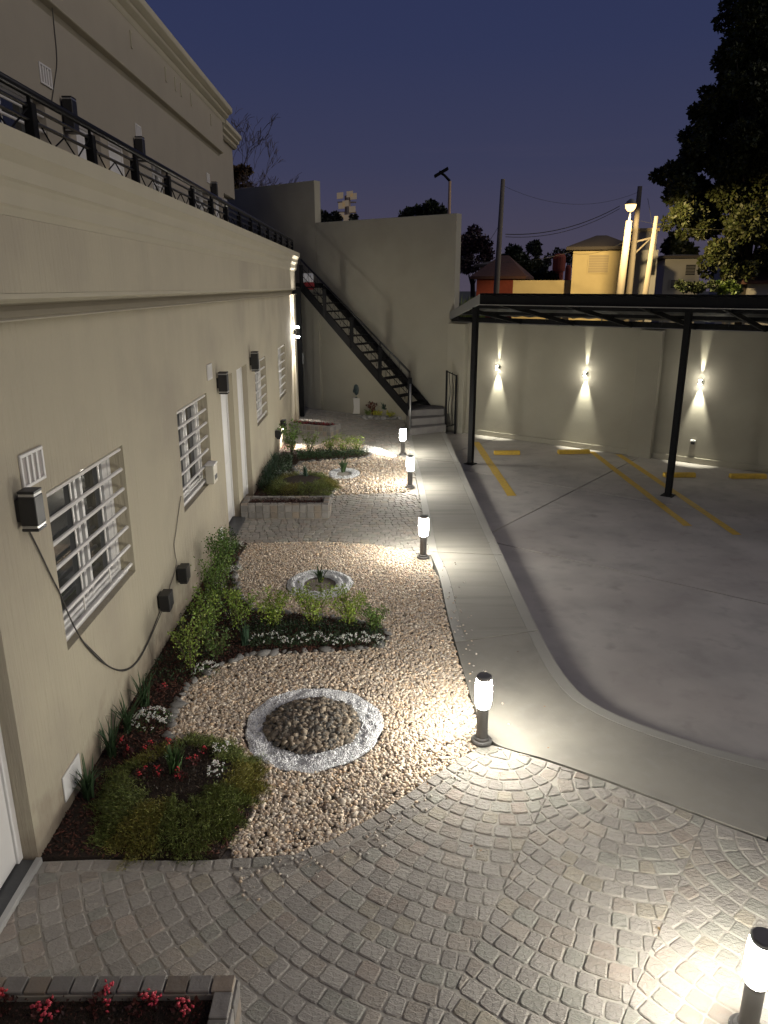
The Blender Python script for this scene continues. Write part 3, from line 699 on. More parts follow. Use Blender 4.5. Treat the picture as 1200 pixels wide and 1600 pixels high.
ORD = ['first', 'second', 'third', 'fourth', 'fifth', 'sixth', 'seventh', 'eighth', 'ninth']
LIME = (.24, .32, .05); MIDG = (.06, .11, .028); DKG = (.028, .055, .022); GREY = (.10, .14, .09); WHITE = (.80, .80, .74); RED = (.50, .03, .04); MAROON = (.09, .022, .02); BLUEG = (.055, .11, .06)
sh = [(-1.80, 6.42, .52, .16, 420, (.20,.27,.05), 'light green shrub at the wall corner of the bed, nearest the camera'),
      (-1.78, 7.0, .58, .2, 620, (.17,.25,.045), 'tall lime shrub close to the lower wall box'),
      (-1.82, 7.75, .62, .24, 800, (.13,.21,.04), 'bushy green shrub in front of the two wall boxes'),
      (-1.95, 8.75, .66, .24, 850, (.10,.18,.035), 'tallest dark green shrub against the wall shadow'),
      (-1.50, 7.35, .48, .2, 560, (.21,.30,.05), 'lime shrub where the planted arm leaves the wall bed'),
      (-1.14, 7.42, .38, .19, 620, LIME, 'first low lime shrub from the wall in the planted arm'),
      (-.70, 7.42, .40, .20, 650, LIME, 'second low lime shrub, middle of the planted arm'),
      (-.30, 7.42, .38, .2, 650, LIME, 'third low lime shrub in the planted arm'),
      (-.02, 7.33, .26, .14, 380, (.12, .19, .04), 'small lime shrub near the tip of the planted arm'),
      (-1.98, 9.35, .40, .18, 360, (.06, .11, .03), 'small green shrub by the white wall plate'),
      (-1.62, 6.72, .30, .15, 360, (.09, .14, .035), 'low spreading shrub behind the white flowers')]
for s in sh: shrub(s[0], s[1], s[2]*1.15, s[3]*1.12, int(s[4]*1.3), *s[5:])
shrub(-1.88, 16.15, .75, .26, 420, (.13, .22, .045), 'bright bush lit by the low wall lamp in the far garden', leaf=.05)
shrub(-1.50, 16.30, .5, .24, 320, (.15, .2, .05), 'yellow green bush beside the lit bush in far garden', leaf=.035)
for i, (a, b) in enumerate(((-1.05, 16.3), (-.75, 16.2), (-.45, 16.25))):
    shrub(a, b, .42, .2, 300, LIME, ('left', 'middle', 'right')[i]+' one of three sparse lime shrubs in the far hedge', leaf=.032)
tu = [(-2.08, 5.85, 'tall blade tuft on the wall just below window corner'), (-2.10, 5.45, 'second blade tuft along the wall from the window'), (-2.12, 5.12, 'third blade tuft along the wall by the red blooms'),
      (-2.12, 4.62, 'thick blade tuft in front of the white wall plate')]
for x, y, lb in tu: tuft(x, y, 46, .34, .75, (.045, .085, .035), lb, w=.0055)
tuft(-1.38, 7.02, 34, .3, .35, BLUEG, 'upright blue green tuft at the root of the planted arm', w=.006)
tuft(-1.53, 4.78, 60, .27, .45, (.08, .15, .05), 'green tuft in the middle of the round mossy mound', w=.006, z=.10)
tuft(-.73, 8.74, 26, .24, .85, (.07, .12, .045), 'small agave with pointed leaves inside the raked white ring', name='agave', cat='agave', w=.014)
tuft(-.68, 14.60, 26, .30, .85, (.06, .11, .04), 'agave inside the far white ring', name='agave', cat='agave', w=.018)
for i, (x, y) in enumerate(((-2.08, 13.6), (-2.08, 14.0), (-2.05, 14.4), (-2.08, 14.8))):
    tuft(x, y, 40, .42, .5, (.03, .06, .035), ORD[i]+' dark blade tuft from the planter along the wall of the far garden', w=.008)
tuft(-1.35, 13.7, 30, .3, .4, (.04, .08, .05), 'dark tuft on top of the far round mound', w=.008, z=.12)
tuft(-1.08, 16.95, 14, .25, .3, (.08, .13, .07), 'thin pale tuft between far hedge and planter', w=.006)
fl = [(-1.93, 5.58, .17, 60, 260, 'white flower clump between the blade tufts and edging rocks'), (-1.66, 6.42, .13, 36, 160, 'white flowers at the foot of the first wall shrub'),
      (-1.22, 5.03, .075, 16, 70, 'white flowers at the right rim of the mossy mound, farther one'), (-1.20, 4.75, .08, 20, 70, 'white flowers at the right rim of the mossy mound, nearer one'),
      (-1.97, 8.45, .13, 22, 140, 'greyish white flower clump between the wall shrubs'), (-2.0, 9.98, .14, 26, 160, 'white flowers at the far end of the wall bed'),
      (-1.90, 9.05, .15, 34, 160, 'pale flower clump beside the tallest wall shrub')]
for x, y, r, nb, nl, lb in fl: flowers(x, y, r, nb, nl, WHITE, MIDG, lb, z=.09 if y < 5.1 else .01)
for i in range(9):
    x = -1.25+i*.155; flowers(x, 7.03+.03*math.sin(i*2.1)-.0*i, .095, 12 if i < 6 else 20, 110, WHITE, DKG, ORD[i]+' white flower clump from the wall in the front row of the planted arm', h=.1, group='white flowers in the front row of the planted arm')
for i, (x, y) in enumerate(((-2.0, 14.3), (-1.75, 14.15), (-1.55, 14.1))):
    flowers(x, y, .13, 26, 120, (.6, .62, .6), MIDG, ORD[i]+' greyish flower clump from the wall beside the far mound', bs=.014)
rd = [(-2.1, 5.26), (-1.97, 5.1), (-1.80, 5.04), (-1.62, 5.10), (-1.37, 5.0), (-1.40, 4.86), (-1.63, 4.74), (-1.76, 4.72), (-1.46, 4.70), (-1.98, 6.10), (-2.02, 9.6)]
RL = ['red begonia at the wall between two blade tufts', 'red begonia by the far left rim of the mossy mound', 'red begonia on the soil left of the mound top', 'red begonia at the far rim of the mound top', 'bright red begonia near the farther white flowers of the mound',
      'red begonia between the mound tuft and white flowers', 'red begonia in the near left part of the mound top', 'red begonia at the left end of the mound top', 'red begonia nearest the camera on the mound top', 'reddish begonia beyond the white flowers beside the edging rocks', 'reddish begonia at the far end of the wall bed']
for (x, y), lb in zip(rd, RL):
    t = flowers(x, y, .045, 2, 46, RED, MAROON, lb, h=.075, name='begonia', cat='begonia', group='red begonias of the near bed', bs=.012, ls=.022, z=.10 if (4.3 < y < 5.12 and x > -1.9) else .01)
# dark low leaves of the hedge and begonia foliage
def cover(name, poly, n, hfun, leaf, col, lab, wide=.8, holes=(), up=1.0, cols=None):
    x, y = scatter_in(poly, n, holes); k = len(x); h = hfun(x, y)
    P = np.stack([x, y, h], 1); D = rng.normal(size=(k, 3))*.6+np.array([[0, 0, up]])
    V = P; c = colr(col, k, .45) if cols is None else cols(x, y)
    o = leaves(name, None, P, D, leaf, c, wide); return tag(o, lab, 'ground cover', kind='stuff')
arm = [(-1.35, 6.95), (-.2, 7.0), (.05, 7.12), (.08, 7.3), (-.1, 7.42), (-1.4, 7.6)]
cover('low_foliage', arm, 5200, lambda x, y: rng.uniform(.01, .12, len(x)), .022, DKG, 'dark low leaves filling the planted arm')
arm2 = [(-1.7, 15.6), (-.35, 15.95), (-.15, 16.2), (-.4, 16.4), (-1.8, 16.2)]
cover('low_foliage', arm2, 4200, lambda x, y: rng.uniform(.01, .16, len(x)), .035, (.035, .07, .025), 'dark low hedge of the far garden')
wallbed = [(-2.2, 6.2), (-1.85, 6.2), (-1.65, 6.6), (-1.4, 7.0), (-1.6, 8.0), (-1.9, 9.0), (-1.95, 10.1), (-2.2, 10.1)]
cover('low_foliage', wallbed, 5200, lambda x, y: rng.uniform(.01, .10, len(x))*np.clip((np.sin(x*9)+np.sin(y*5+1)+1.2), 0, 1), .026, (.035, .06, .024), 'scattered low leaves under the wall shrubs')
wallbed2 = [(-2.2, 13.1), (-1.9, 13.1), (-1.7, 14.4), (-1.8, 15.6), (-2.2, 15.6)]
cover('low_foliage', wallbed2, 3800, lambda x, y: rng.uniform(.01, .2, len(x)), .04, (.03, .055, .025), 'dark plants along the wall of the far garden')
# round mossy mounds
def mound(cx, cy, rx, ry, hh, n, lab, sz):
    m = MB(); na = 28
    prof = [(1.0, -.02), (.97, .25), (.85, .65), (.68, .9), (.4, .97), (.1, 1.0)]
    for r, z in prof:
        for k in range(na):
            t = 2*PI*k/na; m.v.append((cx+rx*r*math.cos(t), cy+ry*r*math.sin(t), hh*z*1.0))
    for i in range(len(prof)-1):
        for k in range(na): m.f.append((i*na+k, i*na+(k+1) % na, (i+1)*na+(k+1) % na, (i+1)*na+k))
    m.f.append(tuple((len(prof)-1)*na+k for k in range(na)))
    tag(m.build('soil_mound', M_soil, smooth=True), kind='structure')
    a = rng.uniform(0, 2*PI, n); near = np.clip(-np.sin(a)*.9+.25, 0, 1)
    q0 = .74-.34*near; q = q0+(1.10-q0)*rng.uniform(0, 1, n)**.75+.07*np.sin(a*5)+.06*np.sin(a*11+2)+.05*np.sin(a*23)+rng.normal(size=n)*.05
    keep = rng.uniform(0, 1, n) < .45+.55*np.clip(.5+near+.4*np.cos(a), 0, 1)
    a, q = a[keep], q[keep]; k = len(a)
    x = cx+rx*q*np.cos(a); y = cy+ry*q*np.sin(a)
    hz = hh*np.clip(1.05-np.clip(q-.62, 0, 1)*2.1, .05, 1.1)
    # feathery sprigs: 5 thin blades following an outward stem
    P, D, T = [], [], []
    for j in range(6):
        f = j/5
        dirx, diry = np.cos(a+rng.normal(size=k)*.25), np.sin(a+rng.normal(size=k)*.25)
        l = sz*rng.uniform(.5, 1.6, k)
        P.append(np.stack([x+dirx*l*f, y+diry*l*f, hz+.035*f-.05*f*f*(q > .9)+rng.uniform(0, .02, k)], 1)); D.append(np.stack([dirx*.7, diry*.7, np.full(k, .55)], 1)+rng.normal(size=(k, 3))*.55)
        c = colr((.15, .18, .045), k, .6); c[np.sin(a*3+1) > .55] *= np.array([1.35, 1.05, .9]); T.append(c)
    P = np.concatenate(P); P[:, 2] = np.maximum(P[:, 2], .004); D = np.concatenate(D); T = np.concatenate(T)
    o = leaves('moss_cover', None, P, D, sz*.42, T, .28); tag(o, lab, 'ground cover', kind='stuff')
mound(-1.47, 4.66, .49, .57, .10, 9000, 'feathery olive green ground cover ringing the near round mound', .062)
mound(-1.40, 13.3, .54, .80, .16, 2600, 'feathery green ground cover ringing the far round mound', .09)
cover('low_foliage', [(-1.85, 4.55), (-1.3, 4.45), (-1.15, 4.8), (-1.3, 5.08), (-1.75, 5.15)], 1500, lambda x, y: rng.uniform(.095, .15, len(x)), .02, (.045, .03, .018), 'dark reddish low leaves on top of the mossy mound')
# ------------------------------------------------------------------ planters clad in small split stones
def planter(name, label, x0, x1, y0, y1, h, face_rows=0, skew=(0, 0), cap=.09, flower_n=0, rz=0, mulch=None):
    cx, cy = (x0+x1)/2, (y0+y1)/2; t = thing(name, label, 'planter', (cx, cy, 0), rz)
    w, d = (x1-x0)/2, (y1-y0)/2
    m = MB()
    th = cap
    m.box((-w, -d, -.02), (w, -d+th, h-.014)); m.box((-w, d-th, -.02), (w, d, h-.014)); m.box((-w, -d+th, -.02), (-w+th, d-th, h-.014)); m.box((w-th, -d+th, -.02), (w, d-th, h-.014))
    m.build('body', mat('planter_render', (.36, .33, .28), .9, bump=(40, .4, .006), var=(5, .5, (.28, .26, .22), 6)), t, local=True, bevel=.004)
    MB().box((-w+th, -d+th, 0), (w-th, d-th, h-.05)).build('soil', M_soil, t, local=True)
    def tile(p, a, b, c):                                                  # box between corners given by axes
        mb = MB().obox(p, a, b, c); k = rnd.uniform(.75, 1.2); cc = (1, 1, 1) if rnd.random() < .8 else (1.15, 1.0, .84)
        mb.build('stone', M_capstone, t, local=True, bevel=.004, tint=tuple(k*q for q in cc))
    nx = max(1, round(2*w/.115)); ny = max(1, round((2*d-2*th)/.115))
    for s in (-1, 1):
        for i in range(nx):
            X = -w+(i+.5)*2*w/nx; tile((X, s*(d-th/2), h-.004+rnd.uniform(-.002, .002)), (w/nx-.004, 0, 0), (0, th/2-.001, 0), (0, 0, .012))
        for i in range(ny):
            Y = -d+th+(i+.5)*(2*d-2*th)/ny; tile((s*(w-th/2), Y, h-.004), (th/2-.001, 0, 0), (0, (d-th)/ny-.004, 0), (0, 0, .012))
    if face_rows:
        rh = (h-.02)/face_rows
        for r in range(face_rows):
            for i in range(nx):
                X = -w+(i+.5)*2*w/nx; tile((X, -d-.005, .008+(r+.5)*rh), (w/nx-.006, 0, 0), (0, .009, 0), (0, 0, rh/2-.005))
            for i in range(ny+1):
                Y = -d+(i+.5)*2*d/(ny+1); tile((w+.005, Y, .008+(r+.5)*rh), (.009, 0, 0), (0, d/(ny+1)-.006, 0), (0, 0, rh/2-.005))
    return t
planter('stone_planter', 'stone clad planter with red begonias at the lower left corner', -2.16, -.70, 2.38, 2.84, .35, 3)
planter('stone_planter', 'long low stone planter in front of the far round mound', -2.20, -.78, 11.48, 11.98, .24, 2)
planter('stone_planter', 'distant stone planter with red flowers near the building corner', -2.24, -.98, 18.55, 19.1, .25, 2, rz=-.42)
cover('low_foliage', [(-2.05, 2.48), (-.80, 2.48), (-.80, 2.74), (-2.05, 2.74)], 900, lambda x, y: rng.uniform(.295, .34, len(x)), .022, (.05, .022, .018), 'dark red low leaves filling the corner planter')
for i, x in enumerate((-2.02, -1.80, -1.565, -1.33, -1.12, -.90)):
    y = 2.70+.03*math.sin(i*2.3)
    flowers(x, y, .06, 3 if i % 2 else 4, 60, (.56, .05, .08) if i != 1 else (.5, .04, .05), (.10, .03, .025), ORD[i]+' red begonia from the left in the corner planter', h=.07, name='begonia', cat='begonia', group='red begonias in the corner planter', bs=.017, ls=.026, z=.30)
for i in range(9):
    a = -.42; s = -.52+i*.13; x, y = -1.61+s*math.cos(a), 18.83+s*math.sin(a)-.05
    flowers(x, y, .06, 4, 26, (.25, .02, .03), (.08, .02, .02), ORD[i]+' dark red flower from the wall in the distant planter', h=.07, name='begonia', cat='begonia', group='dark red flowers in the distant planter', bs=.022, ls=.04, z=.2)
x, y = scatter_in([(-2.1, 11.57), (-.9, 11.57), (-.9, 11.9), (-2.1, 11.9)], 900); k = len(x)
tag(leaves('low_foliage', None, np.stack([x, y, .18+rng.uniform(0, .05, k)], 1), rng.normal(size=(k, 3))+np.array([[0, 0, 1]]), .035, colr((.07, .03, .025), k, .5), .8), 'low dark reddish plants filling the long low planter', 'ground cover', kind='stuff')
# ------------------------------------------------------------------ garden bollards
def bollard(loc, label, src=None, h=.60):
    if src is None:
        t = thing('bollard_light', label, 'bollard light', loc, 0, 'lit garden bollards along the walkway')
        MB().lathe([(.088, 0), (.088, .018), (.080, .026), (.066, .030), (.064, .045), (.055, .052)], n=28).build('base', M_grey, t, local=True, smooth=False)
        MB().lathe([(.047, .045), (.047, .31), (.050, .315), (.050, .325)], n=28).build('post', M_grey, t, local=True, smooth=False)
        MB().lathe([(.052, .326), (.063, .36), (.068, .42), (.068, .53), (.063, .575), (.060, .580)], n=28).build('diffuser', M_diff, t, local=True, smooth=True)
        MB().lathe([(.060, .581), (.062, .585), (.062, .604), (.054, .612), (.0, .614)], n=28).build('cap', M_cap, t, local=True)
        b = MB()
        for k in range(3):
            a = k*2*PI/3+.5; b.lathe([(.006, 0), (.006, .006)], (.078*math.cos(a), .078*math.sin(a), .018), 6)
        b.build('bolts', M_lamprim, t, local=True)
        return t
    c = copy_tree(src); c.location = loc; c['label'] = label; return c
b0 = bollard((.86, 5.31, 0), 'lit bollard at the tip of the pebble garden where paving begins')
bollard((1.86, 2.80, 0), 'nearest lit bollard, cut by the lower right corner of the picture', b0)
bollard((.64, 9.66, 0), 'third lit bollard from the camera, at the far end of the near garden', b0)
bollard((.62, 13.42, 0), 'fourth lit bollard, at the front corner of the far garden', b0)
bollard((.58, 16.25, 0), 'farthest lit bollard, in front of the concrete steps', b0)
def lump(loc, r, label):
    pass
# ------------------------------------------------------------------ the apartment building
XB = -2.22; XU = -3.85; YE = 20.72
bd = thing('apartment_building', 'two storey beige apartment building with white barred windows and roof cornice', 'building', (-4, 10, 0))
def wall_open(X, y0, y1, z0, z1, ops, depth, thick=.3):
    m = MB(); ys = sorted({y0, y1, *[o[0] for o in ops], *[o[1] for o in ops]}); zs = sorted({z0, z1, *[o[2] for o in ops], *[o[3] for o in ops]})
    for a, b in zip(ys, ys[1:]):
        for c, d in zip(zs, zs[1:]):
            if any(o[0] <= a and b <= o[1] and o[2] <= c and d <= o[3] for o in ops): continue
            m.quad((X, a, c), (X, b, c), (X, b, d), (X, a, d))
    for a, b, c, d in ops:
        D = X-depth
        m.quad((X, a, c), (D, a, c), (D, b, c), (X, b, c)); m.quad((X, a, d), (X, b, d), (D, b, d), (D, a, d))
        m.quad((X, a, c), (X, a, d), (D, a, d), (D, a, c)); m.quad((X, b, c), (D, b, c), (D, b, d), (X, b, d))
    T = X-thick
    m.quad((T, y0, z0), (T, y0, z1), (T, y1, z1), (T, y1, z0)); m.quad((X, y1, z0), (T, y1, z0), (T, y1, z1), (X, y1, z1)); m.quad((X, y0, z0), (X, y0, z1), (T, y0, z1), (T, y0, z0))
    m.quad((X, y0, z1), (X, y1, z1), (T, y1, z1), (T, y0, z1))
    return m
LW = [(4.82, 6.38), (8.21, 9.73), (13.70, 15.10), (17.03, 18.40)]; ZS, ZH = 1.10, 2.28
LD = [(2.90, 4.0), (10.60, 11.52), (11.90, 12.85)]
ops = [(a, b, ZS, ZH) for a, b in LW]+[(a, b, .0, 2.34) for a, b in LD]
wall_open(XB, -2, YE, -.3, 3.40, ops, .2).build('wall', M_stucco, bd)
# string course with a cove, upper band, stepped parapet cornice
def run(prof, y0, y1, name, m, X=XB): return MB().extrude(prof, (X, y0, 0), (X, y1, 0), (1, 0, 0)).build(name, m, bd)
run([(-.3, 3.402), (.062, 3.402), (.070, 3.406), (.070, 3.410), (.062, 3.414), (-.055, 3.418), (-.06, 3.455), (-.045, 3.485), (-.01, 3.508), (.035, 3.52), (.055, 3.53), (.055, 3.56), (-.3, 3.56)], -2, YE+.08, 'string_course', M_cornice)
run([(-.28, 3.562), (.055, 3.562), (.055, 4.0), (-.28, 4.0)], -2, YE+.02, 'parapet_wall', M_stucco)
run([(-.28, 4.002), (.056, 4.002), (.058, 4.01), (.075, 4.045), (.088, 4.06), (.090, 4.14), (.092, 4.15), (.110, 4.185), (.125, 4.20), (.128, 4.27), (.130, 4.285), (.165, 4.335), (.178, 4.35), (.180, 4.455), (-.10, 4.46), (-.10, 4.002)], -2, YE+.2, 'parapet_cornice', M_cornice)
# corner pilaster
MB().box((XB+.001, YE-.62, -.02), (XB+.045, YE+.03, 3.40)).build('corner_pilaster', M_stucco, bd, bevel=.006)
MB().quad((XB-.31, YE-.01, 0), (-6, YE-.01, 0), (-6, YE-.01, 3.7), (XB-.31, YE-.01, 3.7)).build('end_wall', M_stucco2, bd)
def window(parent, a, b, c, d, X, depth, frac=.58, bars=7, style=0):
    D = X-depth+.004
    f = MB(); w = .05
    for y0, y1, z0, z1 in ((a, a+w, c, d), (b-w, b, c, d), (a+w, b-w, c, c+w), (a+w, b-w, d-w, d)):
        f.box((D, y0, z0), (D+.07, y1, z1))
    fr = f.build('window', M_white, parent, bevel=.004)
    ym = a+(b-a)*frac
    MB().box((D+.005, a+w, c+w), (D+.012, b-w, d-w)).build('pane', M_glass, fr)
    for y0_, y1_ in ((ym-.122, ym-.078), (ym-.002, ym+.042), (b-w-.11, b-w-.001)): MB().box((D+.013, y0_, c+w), (D+.055, y1_, d-w)).build('sash_stile', M_white, fr, bevel=.003)
    s = MB()
    for z0, z1 in ((c+w+.001, c+w+.035), (d-w-.035, d-w-.001)): MB().box((D+.014, a+w, z0), (D+.05, b-w-.11, z1)).build('sash_rail', M_white, fr, bevel=.003)
    for i in range(bars):
        z = c+.07+(d-c-.11)*i/(bars-1)
        m = MB().tube([(X-.035, a-.0, z), (X-.035, b+.0, z)], .0165, 8); m.build('bar', M_bar, fr, smooth=False)
    for y in (a+(b-a)*.33, a+(b-a)*.70): MB().beam((X-.058, y, c+.02), (X-.058, y, d-.02), .022, .008, (1, 0, 0)).build('bar_stay', M_bar, fr)
    s = MB().box((D+.075, a+.01, c+.001), (X-.06, b-.01, c+.018)); s.build('sill', M_white, fr, bevel=.003)
    return fr
for i, (a, b) in enumerate(LW): window(bd, a, b, ZS, ZH, XB, .2)
def door(parent, a, b, z0, z1, X, depth, leaf=True):
    D = X-depth+.004; f = MB()
    f.box((D, a, z0), (D+.06, a+.06, z1)); f.box((D, b-.06, z0), (D+.06, b, z1)); f.box((D, a+.06, z1-.06), (D+.06, b-.06, z1))
    fr = f.build('door', M_white, parent, bevel=.004)
    MB().box((D+.004, a+.062, z0+.012), (D+.045, b-.062, z1-.062)).build('door_leaf', mat('door_white', (.70, .69, .67), .35, var=(5, .2, (.62, .6, .58), 4)), fr, bevel=.004)
    m = MB(); m.tube([(D+.05, a+.13, z0+1.0), (D+.085, a+.13, z0+1.0), (D+.085, a+.24, z0+1.0)], .009, 8); m.build('handle', M_lamprim, fr)
    m = MB()
    m.box((D+.046, a+.18, z0+.25), (D+.05, b-.18, z0+.95)); m.box((D+.046, a+.18, z0+1.15), (D+.05, b-.18, z1-.22)); m.build('panel', M_white, fr, bevel=.001)
    return fr
door(bd, 2.90, 4.0, .03, 2.34, XB, .16); door(bd, 10.60, 11.52, .05, 2.34, XB, .15); door(bd, 11.90, 12.85, .05, 2.34, XB, .15)
MB().box((-2.42, 2.92, -.01), (-2.235, 3.985, .028)).build('threshold', M_slate, bd, bevel=.003)
MB().box((-2.234, 2.92, -.01), (-2.195, 4.0, .034)).build('threshold_strip', M_alu, bd, bevel=.002)
MB().box((-2.36, 10.61, -.01), (-2.13, 11.5, .035)).build('threshold', M_slate, bd, bevel=.004)
# terrace slab and upper storey
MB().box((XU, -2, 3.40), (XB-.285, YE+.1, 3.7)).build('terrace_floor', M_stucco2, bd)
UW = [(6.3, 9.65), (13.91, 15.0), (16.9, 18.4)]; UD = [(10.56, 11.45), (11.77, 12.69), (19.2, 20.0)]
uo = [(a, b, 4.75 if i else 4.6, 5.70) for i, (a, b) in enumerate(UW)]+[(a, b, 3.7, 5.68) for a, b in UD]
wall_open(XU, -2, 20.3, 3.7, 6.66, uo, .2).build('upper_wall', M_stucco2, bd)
def runu(prof, y0, y1, name, m): return MB().extrude(prof, (XU, y0, 0), (XU, y1, 0), (1, 0, 0)).build(name, m, bd)
runu([(-.3, 6.662), (-.07, 6.664), (-.07, 6.69), (-.03, 6.76), (.05, 6.78), (.06, 6.79), (.06, 6.80), (-.3, 6.80)], -2, 20.30, 'upper_string_course', M_cornice)
runu([(-.3, 6.802), (.055, 6.802), (.055, 7.5), (-.3, 7.5)], -2, 20.36, 'upper_band', M_stucco2)
runu([(-.25, 7.502), (.06, 7.502), (.078, 7.53), (.085, 7.55), (.085, 7.585), (.11, 7.595), (.17, 7.63), (.18, 7.645), (.18, 7.68), (.205, 7.69), (.27, 7.73), (.28, 7.745), (.28, 7.84), (-.25, 7.85)], -2, 20.58, 'roof_cornice', M_cornice)
window(bd, 6.3, 9.65, 4.6, 5.70, XU, .2, .72, 7)
window(bd, 13.91, 15.0, 4.75, 5.70, XU, .2, .55, 6); window(bd, 16.9, 18.4, 4.75, 5.70, XU, .2, .55, 6)
door(bd, 10.56, 11.45, 3.72, 5.68, XU, .15); door(bd, 11.77, 12.69, 3.72, 5.68, XU, .15); door(bd, 19.2, 20.0, 3.72, 5.68, XU, .15)
# projecting end block
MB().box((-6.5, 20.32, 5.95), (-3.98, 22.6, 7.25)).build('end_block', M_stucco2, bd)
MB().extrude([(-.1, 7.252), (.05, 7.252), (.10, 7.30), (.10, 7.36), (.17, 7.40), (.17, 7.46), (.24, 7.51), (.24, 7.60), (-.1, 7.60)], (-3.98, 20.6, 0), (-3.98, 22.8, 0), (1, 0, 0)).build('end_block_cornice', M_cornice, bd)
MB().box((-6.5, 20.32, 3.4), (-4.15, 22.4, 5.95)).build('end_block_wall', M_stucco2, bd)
fr = MB().box((-4.149, 20.9, 5.35), (-4.11, 22.1, 5.90)).build('window', M_white, bd, bevel=.004)
for y in (20.96, 21.55): MB().box((-4.109, y, 5.41), (-4.10, y+.49, 5.84)).build('pane', mat('dim_lit_pane', (.45, .45, .42), .4, emit=((1, .95, .8), .12)), fr)
# pipes vents and little covers on the upper wall
for y in (13.17, 15.15, 15.81, 16.24, 17.06, 18.96):
    m = MB().box((XU+.056, y-.055, 7.15), (XU+.075, y-.035, 7.38)); m.box((XU+.056, y-.035, 7.36), (XU+.075, y+.035, 7.38)); m.box((XU+.056, y-.03, 7.15), (XU+.07, y+.03, 7.17)); m.build('wall_slot_frame', M_cornice, bd)
# ------------------------------------------------------------------ things on the facade
def vent(y, z, X, w, h, label):
    t = thing('vent_grille', label, 'vent', (X, y, z), 0, 'white wall vents')
    m = MB(); k = .022
    m.box((.001, -w/2, -h/2), (.018, w/2, -h/2+k)); m.box((.001, -w/2, h/2-k), (.018, w/2, h/2)); m.box((.001, -w/2, -h/2+k), (.018, -w/2+k, h/2-k)); m.box((.001, w/2-k, -h/2+k), (.018, w/2, h/2-k))
    m.build('frame', M_vent, t, local=True, bevel=.003)
    MB().box((.001, -w/2+k, -h/2+k), (.006, w/2-k, h/2-k)).build('backing', M_vslot, t, local=True)
    n = 3
    for i in range(n):
        y_ = -w/2+k+(w-2*k)*(i+1)/(n+1); MB().box((.0065, y_-.012, -h/2+k), (.017, y_+.012, h/2-k)).build('slat', M_vent, t, local=True, bevel=.002)
vent(4.66, 2.49, XB, .32, .22, 'white vent grille above the nearest wall lamp'); vent(9.95, 2.52, XB, .26, .2, 'white vent grille between second window and doors')
vent(9.77, 5.95, XU, .32, .22, 'white vent on the upper wall, nearest the camera'); vent(13.3, 6.0, XU, .3, .2, 'white vent on the upper wall above the middle lamp')
vent(18.5, 5.98, XU, .3, .2, 'white vent on the upper wall, the farthest one')
def wall_lamp(y, z, X, label, group='black up and down wall lamps', lit=False, h=.27, w=.13, d=.12):
    t = thing('wall_lamp', label, 'wall lamp', (X, y, z), 0, group)
    MB().box((.001, -.045, -.07), (.03, .045, .07)).build('bracket', M_lampbody, t, local=True, bevel=.003)
    MB().box((.03, -w/2, -h/2+.035), (.03+d, w/2, h/2-.035)).build('body', M_lampbody, t, local=True, bevel=.004)
    for s in (-1, 1):
        MB().box((.034, -w/2+.004, s*(h/2-.026)-.008), (.026+d, w/2-.004, s*(h/2-.026)+.008)).build('rim', M_lamprim, t, local=True)
        MB().box((.03, -w/2, s*(h/2-.008)-.009), (.03+d, w/2, s*(h/2-.008)+.009)).build('cap', M_lampbody, t, local=True, bevel=.003)
    return t
wall_lamp(4.42, 2.28, XB, 'unlit black wall lamp at the left picture edge under a vent', h=.255, w=.115, d=.105)
wall_lamp(10.42, 2.32, XB, 'unlit black wall lamp beside the first of the two doors', h=.3)
wall_lamp(13.22, 2.35, XB, 'unlit black wall lamp between the second door and third window', h=.34)
wall_lamp(10.2, 5.62, XU, 'black lamp on the upper wall, nearest the camera', h=.4, w=.16)
wall_lamp(13.05, 5.70, XU, 'black lamp on the upper wall below the middle vent', h=.36)
wall_lamp(18.75, 5.75, XU, 'black lamp on the upper wall, the farthest one', h=.36)
def spot(parent, loc, d, size, blend, energy, col, r=.015):
    l = bpy.data.lights.new('lamp_beam', 'SPOT'); l.spot_size = math.radians(size); l.spot_blend = blend; l.energy = energy; l.color = col; l.shadow_soft_size = r
    o = bpy.data.objects.new('lamp_beam', l); COL.objects.link(o); o.parent = parent; o.location = loc
    o.rotation_euler = (-Vector(d)).to_track_quat('Z', 'Y').to_euler()
# low boxes on the wall
def low_lamp(y, z, label, rx=0, lit=False):
    t = thing('low_wall_lamp', label, 'wall lamp', (XB, y, z), 0, 'low black wall lamps')
    t.rotation_euler = (rx, 0, 0)
    MB().box((.001, -.06, -.07), (.025, .06, .07)).build('bracket', M_lampbody, t, local=True, bevel=.003)
    MB().box((.025, -.085, -.085), (.125, .085, .085)).build('body', M_lampbody, t, local=True, bevel=.006)
    MB().box((.035, -.055, -.112), (.115, .055, -.086)).build('lens_hood', M_lampbody, t, local=True, bevel=.003)
    if lit:
        MB().box((.045, -.045, -.120), (.105, .045, -.1125)).build('lens', M_bulb2, t, local=True)
        spot(t, (.09, 0, -.14), (.12, 0, -1), 120, .8, 60, (1, .90, .76), .03)
    return t
low_lamp(6.98, .55, 'unlit black box lamp low on the wall, nearer of the pair', .06)
low_lamp(7.70, .56, 'unlit black box lamp low on the wall, farther of the pair', .02)
low_lamp(16.05, .52, 'black box lamp low on the far wall, nearer one', 0)
low_lamp(17.0, .58, 'black box lamp low on the far wall shining on the bright bush', 0, True)
